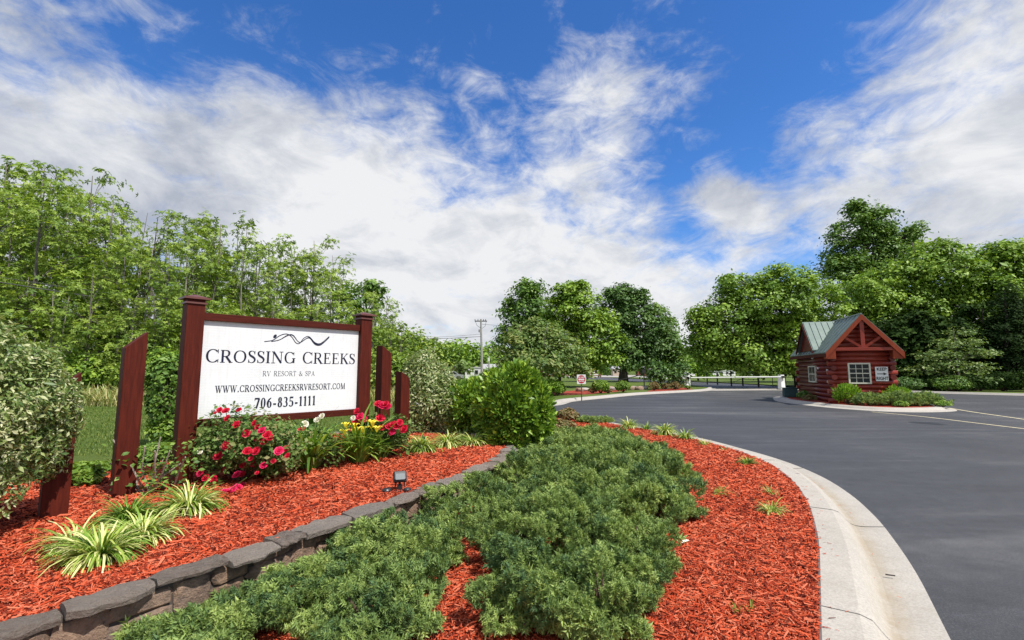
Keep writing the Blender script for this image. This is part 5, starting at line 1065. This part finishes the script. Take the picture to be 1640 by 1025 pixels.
for s in (-1, 1):
    k = MB(); a = V3(BW / 2 + s * .08, yt, RZ + .22); b = V3(BW / 2 + s * .72, yt, rz(BW / 2 + s * .72) - .20); k.tube([a, b], .075, 4); k.build('brace', MT['log'], booth)
k = MB()
for i in range(8):
    z = BH + LR + i * LH; hw = (APX - .08 - z) / slope
    if hw > .12: k.tone = random.random(); k.tube([(BW / 2 - hw, 0, z), (BW / 2 + hw, 0, z)], LR, 12)
k.build('gable_wall', MT['log'], booth)
# windows
def window(x0, x1, z0, z1, plane, cols, rows_, name='window'):
    """plane 'f' front (y<0) or 's' left side (x<0)"""
    o = LR + .015
    def P(a, d, z): return (a, -d, z) if plane == 'f' else (-d, a, z)
    def bx(mb, a0, a1, z_0, z_1, d0, d1):
        v = [P(a0, d0, z_0), P(a1, d0, z_0), P(a1, d1, z_0), P(a0, d1, z_0), P(a0, d0, z_1), P(a1, d0, z_1), P(a1, d1, z_1), P(a0, d1, z_1)]; mb.hexa([Vector(q) for q in v])
    f = MB(); w = .065
    bx(f, x0 - w, x1 + w, z1, z1 + w, o - .05, o + .03); bx(f, x0 - w, x1 + w, z0 - w, z0, o - .05, o + .04); bx(f, x0 - w, x0, z0, z1, o - .05, o + .03); bx(f, x1, x1 + w, z0, z1, o - .05, o + .03)
    wn_ = f.build(name, MT['frame'], booth)
    g = MB(); bx(g, x0, x1, z0, z1, o - .08, o - .005); g.build('pane', MT['glass'], wn_)
    m = MB(); t = .011
    for i in range(1, cols): a = x0 + (x1 - x0) * i / cols; bx(m, a - t, a + t, z0, z1, o - .006, o + .004)
    for j in range(1, rows_): b = z0 + (z1 - z0) * j / rows_; tt = t * (2.0 if j == rows_ // 2 else 1); bx(m, x0, x1, b - tt, b + tt, o - .006, o + (.018 if j == rows_ // 2 else .006))
    m.build('glazing_bars', MT['frame'], wn_)
window(.66, 1.44, .98, 1.83, 'f', 3, 4); window(2.2, 3.3, .98, 1.72, 's', 2, 2)
# KEEP -> RIGHT board
def plain_text(txt, size, mt_, parent, loc, rot, bold=.0, sx_=1.0):
    cu = bpy.data.curves.new('lettering', 'FONT'); cu.body = txt; cu.size = size; cu.align_x = 'CENTER'; cu.align_y = 'CENTER'; cu.offset = bold; cu.resolution_u = 3
    o = bpy.data.objects.new('lettering', cu); C.objects.link(o); o.parent = parent; bpy.context.view_layer.update()
    me = bpy.data.meshes.new_from_object(o.evaluated_get(bpy.context.evaluated_depsgraph_get())); bpy.data.objects.remove(o)
    n = link('lettering', me, mt_, parent); n.location = loc; n.rotation_euler = rot; n.scale = (sx_, 1, 1); return n
ks = empty('keep_right_sign', booth.matrix_world @ Vector((0, 0, 0)), hd_)
bpy.context.view_layer.update()
ks.location = booth.matrix_world @ Vector((1.93, -LR - .03, 1.38)); tag(ks, 'white board reading KEEP RIGHT with a black arrow on the log booth front', 'sign')
k = MB(); k.box((0, 0, 0), (.50, .025, .66)); k.build('board', MT['white'], ks)
plain_text('KEEP', .20, MT['blackp'], ks, (0, -.016, .215), (PI / 2, 0, 0), .006, .92); plain_text('RIGHT', .20, MT['blackp'], ks, (0, -.016, -.215), (PI / 2, 0, 0), .006, .80)
k = MB(); k.add([(-.19, -.016, -.018), (.06, -.016, -.018), (.06, -.016, .018), (-.19, -.016, .018)], [(0, 1, 2, 3)]); k.add([(.06, -.016, -.065), (.20, -.016, 0), (.06, -.016, .065)], [(0, 1, 2)]); k.build('arrow', MT['blackp'], ks)
# wall lamps, notice by the side window
k = MB(); k.lathe([(.0, 0), (.04, .01), (.05, .07), (.02, .11), (.0, .12)], (-.18, 1.55, 1.6), 10); k.box((-.13, 1.55, 1.68), (.1, .04, .04)); k.build('wall_lamp', MT['white'], booth)
k = MB(); k.lathe([(.0, 0), (.05, .02), (.05, .08), (.0, .1)], (-.30, 1.9, 2.12), 10); k.build('eave_light', MT['white'], booth)
for z in (.55, 1.0, 1.55):
    k = MB(); k.box((-LR - .02, .28, z), (.06, .1, .1)); k.build('outlet_box', MT['white'], booth)
# planting on the island
for i, (lx, ly, rx, h, mt_, T_, lb, cat) in enumerate([(.30, -.75, .60, .92, 'bright', UPL, 'bright lime green shrub at the left front corner of the log booth', 'shrub'), (2.35, -.55, .62, .78, 'bright', UPL, 'bright lime green shrub at the right front corner of the log booth', 'shrub'),
        (1.0, -1.25, .75, .48, 'juniper', SPRAY, 'dark low juniper in front of the log booth, left of two', 'juniper'), (2.2, -1.15, .85, .52, 'juniper', SPRAY, 'dark low juniper in front of the log booth, middle one', 'juniper'), (3.2, -.7, .8, .5, 'juniper', SPRAY, 'dark low juniper reaching farthest right on the island', 'juniper'),
        (1.85, -1.95, .32, .25, 'lily_leaf', LONG, 'yellow green tuft before the middle island juniper', 'plant'), (3.6, -1.25, .38, .28, 'lily_leaf', LONG, 'yellow green tuft at the right end of the island bed', 'plant'), (-.45, 3.2, .45, .45, 'mid', LEAF, 'low dark shrub along the left side of the log booth', 'shrub'), (-.5, 2.1, .4, .28, 'bronze', LEAF, 'brownish low plant by the left side of the log booth', 'plant')]):
    p = booth.matrix_world @ Vector((lx, ly, 0)); al = T_ is not LEAF and T_ is not LONG
    shrub('island_shrub' if cat == 'shrub' else 'island_' + cat, lb, cat, (p.x, p.y, .13), rx, rx * .75, h, 2600 if rx > .5 else 700, .10 if T_ is not SPRAY else .10, mt_, T_, 50, .26, .6, along=al, seed=600 + i, low=-.3, cz=h * .35)
k = MB(); k.box((0, 0, .32), (.7, .5, .5)); k.box((0, 0, .58), (.76, .56, .04)); p = booth.matrix_world @ Vector((-.75, 4.9, 0)); tag(k.build('utility_cabinet', MT['screen'], None, (p.x, p.y, .08), hd_, bevel=.02), 'dark green utility cabinet at the rear left corner of the log booth', 'cabinet')

# ================= GATE =================
def gate_post(px, py, h, label):
    p = gp(px, py, .05); e = empty('gate_post', p, .3); tag(e, label, 'gate post'); k = MB(); w = .23
    k.hexa([V3(-w, -.2, 0), V3(w, -.2, 0), V3(w, .2, 0), V3(-w, .2, 0), V3(-w * .85, -.17, h), V3(w * .85, -.17, h), V3(w * .85, .17, h), V3(-w * .85, .17, h)]); k.build('cabinet', MT['white'], e, bevel=.02)
    k = MB(); k.box((0, -.19, h * .72), (.16, .04, .25)); k.build('panel', MT['frame'], e)
    k = MB(); k.box((0, 0, -.04), (.6, .55, .12)); k.build('plinth', MT['concrete'], e); return p
g1 = gate_post(1101, 622, 1.15, 'white gate arm cabinet at the left side of the entrance drive'); g2 = gate_post(1252, 623.2, 1.25, 'white gate arm cabinet just left of the log booth')
def arm(a, b, z0, z1, label):
    e = empty('barrier_arm', (a.x, a.y, z0)); tag(e, label, 'barrier arm'); k = MB(); k.tube([(0, -.3, 0), (b.x - a.x, b.y - a.y - .3, z1 - z0)], .055, 6); k.build('boom', MT['white'], e)
    k = MB(); k.box((0, -.3, 0), (.25, .12, .2)); k.build('clamp', MT['steel'], e)
mid = g1.lerp(g2, .5); arm(g1, mid, 1.02, 1.08, 'white barrier arm lowered from the left gate cabinet'); arm(g2, V3(mid.x + .1, mid.y + .05), 1.12, 1.09, 'white barrier arm lowered from the right gate cabinet')
k = MB(); q0 = gp(1085, 622.5, .1); arm(g1, V3(g1.x - 2.2, g1.y + .3), .98, .95, 'short white tail of the barrier arm left of its cabinet')
# black swing gate behind
ga = gp(1133, 616, .05); gb = gp(1215, 619, .05); e = empty('metal_gate', ga); tag(e, 'open black metal swing gate with thin rails beyond the barrier arms', 'gate')
dv = gb - ga
for u_ in (0, .22, .5, .72, 1.0):
    k = MB(); k.box((dv.x * u_, dv.y * u_, .72), (.12, .12, 1.44 + (.35 if u_ in (1.0, .5) else 0))); k.build('gate_upright', MT['steel'], e)
k = MB()
for z in (.35, .7, 1.35): k.tube([(0, 0, z), (dv.x, dv.y, z)], .03, 5)
k.tube([(dv.x * .5, dv.y * .5, .3), (dv.x, dv.y, 1.35)], .025, 5); k.build('rails', MT['steel'], e)
fa = gp(1216, 619, .05); fb_ = gp(1300, 618, .05); e = empty('metal_fence', fa); tag(e, 'low dark metal rail fence running right from the black gate', 'fence'); k = MB(); dv = fb_ - fa
for z in (.4, .9): k.tube([(0, 0, z), (dv.x, dv.y, z)], .025, 5)
for i in range(5): k.tube([(dv.x * i / 4, dv.y * i / 4, 0), (dv.x * i / 4, dv.y * i / 4, 1.0)], .035, 5)
k.build('rails', MT['steel'], e)
kp = gp(1032, 622, .1); e = empty('keypad_post', kp); tag(e, 'thin black keypad post and slanted rail left of the upright shrubs', 'keypad post'); k = MB(); k.tube([(0, 0, 0), (0, 0, 1.5)], .05, 6); k.build('post', MT['steel'], e); k = MB(); k.box((0, 0, 1.5), (.3, .2, .35)); k.build('keypad', MT['steel'], e); k = MB(); k.tube([(0, 0, 1.25), (-2.2, .5, .7)], .04, 5); k.build('rail', MT['steel'], e)

# no entry sign
sp_ = gp(931.5, 638.5, .12); e = empty('no_entry_sign', sp_, -.08); tag(e, 'square white do not enter sign with a red disc on a green post', 'road sign')
zt_ = at(931, 607.5, sp_.y).z - .12; hs = 6.9 / 755 * sp_.y
k = MB(); k.box((0, 0, (zt_ - hs * .9) / 2 + .1), (.055, .035, zt_ + .25)); k.build('post', MT['greenpost'], e)
k = MB(); k.box((0, -.03, zt_), (hs * 2, .012, hs * 2.15)); k.build('board', MT['white'], e, bevel=.004)
k = MB(); k.add([(hs * .9 * math.cos(a), -.0375, zt_ + hs * .95 * math.sin(a)) for a in np.linspace(0, 2 * PI, 33)[:-1]], [tuple(range(32))]); k.build('red_disc', MT['signred'], e)
k = MB(); k.add([(-hs * .66, -.039, zt_ - hs * .14), (hs * .66, -.039, zt_ - hs * .14), (hs * .66, -.039, zt_ + hs * .14), (-hs * .66, -.039, zt_ + hs * .14)], [(0, 1, 2, 3)]); k.build('white_bar', MT['white'], e)
plain_text('DO NOT', hs * .42, MT['white'], e, (0, -.039, zt_ + hs * .45), (PI / 2, 0, 0), .003); plain_text('ENTER', hs * .42, MT['white'], e, (0, -.039, zt_ - hs * .45), (PI / 2, 0, 0), .003)

# ================= UTILITY POLES AND WIRES =================
pp = at(771, 600, 80); e = empty('utility_pole', (pp.x, pp.y, .1)); tag(e, 'tall pale utility pole with a dark crossarm behind the laurels', 'utility pole'); ztp = at(769, 512, 80).z
k = MB(); k.tube([(.1, 0, 0), (.0, 0, ztp * .5), (-.15, 0, ztp)], [.24, .19, .14], 8); k.build('pole', MT['pole'], e)
k = MB(); k.box((-.15, 0, ztp - .35), (2.1, .16, .16)); k.build('crossarm', MT['steel'], e)
for x in (-1.0, -.5, .1, .45, .8): 
    k = MB(); k.tube([(-.15 + x, 0, ztp - .3), (-.15 + x, 0, ztp - .02)], .06, 6); k.build('insulator', MT['steel'], e)
k = MB(); k.tube([(-1.1, 0, ztp - .4), (-.8, 0, ztp - 1.1), (-.2, 0, ztp - 1.5)], .03, 5); k.tube([(.75, 0, ztp - .4), (.6, 0, ztp - 1.2), (-.1, 0, ztp - 1.7)], .03, 5); k.build('jumper_wires', MT['wire'], e)
k = MB(); k.lathe([(.0, 0), (.17, .02), (.17, .5), (.0, .55)], (-.35, -.2, ztp - 2.3), 10); k.build('transformer', MT['pole'], e)
p2 = at(783, 600, 95); e = empty('utility_pole', (p2.x, p2.y, .1)); z2 = at(785, 571, 95).z; tag(e, 'short thin utility pole right of the tall one', 'utility pole'); k = MB(); k.tube([(0, 0, 0), (0, 0, z2)], .15, 7); k.build('pole', MT['pole'], e); k = MB(); k.box((0, 0, z2 - .7), (.3, .3, .7)); k.build('meter_box', MT['white'], e)
def wire(pts, label, r_=.012):
    P = smooth_line(pts, 8); k = MB(); k.tube(P, r_, 5); tag(k.build('power_line', MT['wire']), label, 'power line')
wire([at(-300, 398, 19), at(0, 452, 27), at(300, 496, 36), at(600, 531, 55), at(690, 542, 70), at(770, 539, 80)], 'lower dark power line crossing in front of the wood to the pole', .038)
wire([at(-300, 390, 19), at(0, 444, 27), at(300, 486, 36), at(600, 524, 55), at(690, 539.5, 70), at(770, 535, 80)], 'upper thin power line crossing in front of the wood', .022)
wire([at(770, 519, 80), at(830, 524, 90), at(900, 530, 110), at(960, 530, 130)], 'power line running right from the top of the utility pole', .03)

# ================= FAR BUILDINGS AND VEHICLES =================
def house(name, label, cat, px, pyb, Y, wpx, hpx, wall_m, roof_m, dep=5, gable=.25, wins=2, rz_=0.0, flat=False):
    b = at(px, pyb, Y); w = wpx * Y / F; h = hpx * Y / F; e = empty(name, (b.x, b.y, max(.1, b.z)), rz_); e.location.z = .1; tag(e, label, cat)
    k = MB(); k.box((0, dep / 2, h * .5), (w, dep, h)); k.build('wall', MT[wall_m], e)
    k = MB(); o = .3; g = h * gable if not flat else .12
    if flat: k.box((0, dep / 2, h + .07), (w + o, dep + o, .14))
    else: k.add([(-w / 2 - o, -o, h + .01), (w / 2 + o, -o, h + .01), (w / 2 + o, dep + o, h + .01), (-w / 2 - o, dep + o, h + .01), (-w / 2 - o, dep / 2, h + g + .3), (w / 2 + o, dep / 2, h + g + .3)], [(0, 1, 5, 4), (2, 3, 4, 5), (0, 4, 3), (1, 2, 5), (3, 2, 1, 0)])
    k.build('roof', MT[roof_m], e)
    for i in range(wins):
        x = -w / 2 + w * (i + .5) / wins; k = MB(); k.box((x, -.03, h * .58), (w / wins * .42, .1, h * .34)); k.build('window', MT['glass'], e)
    return e
house('mobile_home', 'low brown house with a pale flat roof far behind the variegated shrubs', 'house', 715, 604, 105, 36, 17, 'brick', 'greyroof', wins=3, flat=True)
house('camper_trailer', 'white camper with dark windows left of the utility pole', 'camper', 757, 604, 100, 24, 17, 'white', 'white', dep=3, wins=2, flat=True)
house('shed', 'tan shed with a grey pitched roof right of the utility pole', 'shed', 786, 604, 96, 26, 14, 'tan', 'greyroof', dep=4, wins=1, gable=.5)
for i, (px, w, m_, wn_, lb, c) in enumerate([(948, 20, 'white', 3, 'white motorhome parked between the tree trunks left of the dark leaning trunk', 'motorhome'), (990, 16, 'tan', 2, 'tan cabin partly hidden behind the dark leaning trunk', 'cabin'), (1030, 16, 'brick', 2, 'small red brown cabin right of the dark leaning trunk', 'cabin'), (1047, 12, 'white', 1, 'white trailer right of the red brown cabin', 'trailer'), (1108, 14, 'white', 2, 'white trailer glimpsed under the young bright tree', 'trailer'), (1165, 26, 'white', 3, 'long white motorhome far beyond the black gate', 'motorhome')]):
    house(c, lb, c, px, 603, 150, w, 11 if i != 5 else 8, m_, 'greyroof' if i in (1, 2) else 'white', dep=3, wins=wn_, flat=i not in (1, 2))
house('long_house', 'long low brown building far behind the crape myrtle', 'house', 910, 603, 140, 46, 9, 'tan', 'brick', wins=5, gable=.4)
def car(px, Y, mt_, label, rz_=0):
    b = at(px, 600, Y); e = empty('parked_car', (b.x, b.y, .1), rz_); tag(e, label, 'car')
    prof_ = [(-2.2, .35), (2.2, .35), (2.25, .75), (1.3, .92), (.7, 1.38), (-.9, 1.42), (-1.7, .98), (-2.2, .9)]; k = MB(); n = len(prof_)
    k.add([(x, -.85, z) for x, z in prof_] + [(x, .85, z) for x, z in prof_], [tuple(range(n)), tuple(range(n, 2 * n))[::-1]] + [(i, (i + 1) % n, n + (i + 1) % n, n + i) for i in range(n)]); k.build('body', MT[mt_], e, bevel=.08)
    k = MB(); wp = [(1.1, .95), (.62, 1.33), (-.85, 1.36), (-1.45, 1.0)]; k.add([(x, -.865, z) for x, z in wp], [(0, 1, 2, 3)]); k.add([(x, .865, z) for x, z in wp], [(3, 2, 1, 0)]); k.build('windows', MT['glass'], e)
    for x in (-1.4, 1.4):
        for y in (-.82, .82): k = MB(); k.tube([(x, y - .1, .33), (x, y + .1, .33)], .33, 14); k.build('wheel', MT['rubber'], e)
car(716, 92, 'carred', 'dark red car parked in front of the low brown house', .3); car(722, 86, 'carsilver', 'silver car parked before the dark red one', .2)
car(893, 135, 'carwhite', 'white car far behind the no entry sign'); car(1140, 140, 'carwhite', 'white car beyond the left end of the black gate'); car(1205, 138, 'carsilver', 'silver car beyond the right end of the black gate')
# brown rail fence
fa = at(855, 603, 112); fb_ = at(962, 603, 112); e = empty('rail_fence', (fa.x, fa.y, .1)); tag(e, 'long brown three rail fence far behind the crape myrtle and the no entry sign', 'fence'); dx = fb_.x - fa.x; k = MB()
for z in (.5, .95, 1.4): k.box((dx / 2, 0, z), (dx, .08, .22))
k.build('rails', MT['brownwood'], e)
for i in range(8): k = MB(); k.box((dx * i / 7, .1, .8), (.18, .18, 1.6)); k.build('fence_post', MT['brownwood'], e)

# ================= FAR HILLS AND WOODS =================
def hill(name, xr, Y, prof_, depth, seed):
    k = MB(); n = 60; rows_ = []
    for j in range(5):
        u_ = j / 4; r_ = []
        for i in range(n + 1):
            px = xr[0] + (xr[1] - xr[0]) * i / n; zt = max(1.0, (594 - prof_(px)) * Y / F); yy = Y + depth * (u_ - .0); r_.append(V3((px - 820) / F * Y * (1 + .3 * u_), yy, .1 + zt * math.sin(u_ * PI / 2) * (1.0)))
        rows_.append(r_)
    strip(k, rows_); return k.build(name, MT['lawn'], smooth=True)
def hp(px): return 554 - 14 * math.exp(-((px - 1100) / 160) ** 2) - 14 * math.exp(-((px - 700) / 120) ** 2) + 4 * math.sin(px / 37)
tag(hill('hill', (300, 1700), 330, lambda q: hp(q) + 6, 260, 1), kind='structure')
r = np.random.default_rng(77); K = 1500; px = r.uniform(330, 1650, K); u_ = r.random(K) ** .8; Yh = 330 + 260 * u_
zt = np.array([(594 - hp(a) - 6) for a in px]) * 330 / F * np.sin(u_ * PI / 2); X_ = (px - 820) / F * 330 * (1 + .3 * u_)
cen = np.column_stack([X_, Yh, zt + 2.2]); kk = 42; off = unit(r.normal(size=(K, kk, 3))) * r.uniform(.6, 1.1, (K, kk, 1)) * np.array([4.6, 4.6, 3.6]) * r.uniform(.7, 1.3, (K, 1, 1)); P = (cen[:, None] + off).reshape(-1, 3)
tn = np.clip(np.repeat(r.random(K), kk) * .7 + r.random(K * kk) * .3, 0, 1)
tag(build_np('far_wood', [inst(LEAF[0], LEAF[1], P, frame(unit(off.reshape(-1, 3) + np.array([0, 0, 1.5])), r=r), r.uniform(1.8, 3.2, len(P)), tn)], MT['farwood']), 'distant wooded hills along the horizon', 'forest', kind='stuff')
# belt of far trees between the campground and the hills
r = np.random.default_rng(78); K = 240; px = r.uniform(560, 1560, K); Yb = r.uniform(165, 215, K); X_ = (px - 820) / F * Yb; cen = np.column_stack([X_, Yb, r.uniform(0, 1, K) * np.where(px < 830, 9.0, 5.0) + 1.2]); kk = 90
off = unit(r.normal(size=(K, kk, 3))) * r.uniform(.5, 1.05, (K, kk, 1)) * np.array([4.2, 3.5, 3.0]); P = (cen[:, None] + off).reshape(-1, 3); P[:, 2] = np.maximum(P[:, 2], .2); tn = np.clip(np.repeat(r.random(K), kk) * .6 + r.random(K * kk) * .4, 0, 1)
tag(build_np('far_tree_belt', [inst(LEAF[0], LEAF[1], P, frame(unit(off.reshape(-1, 3) + np.array([0, 0, 1.0])), r=r), r.uniform(.9, 1.6, len(P)), tn)], MT['farwood']), 'belt of trees behind the campground in the distance', 'trees', kind='stuff')
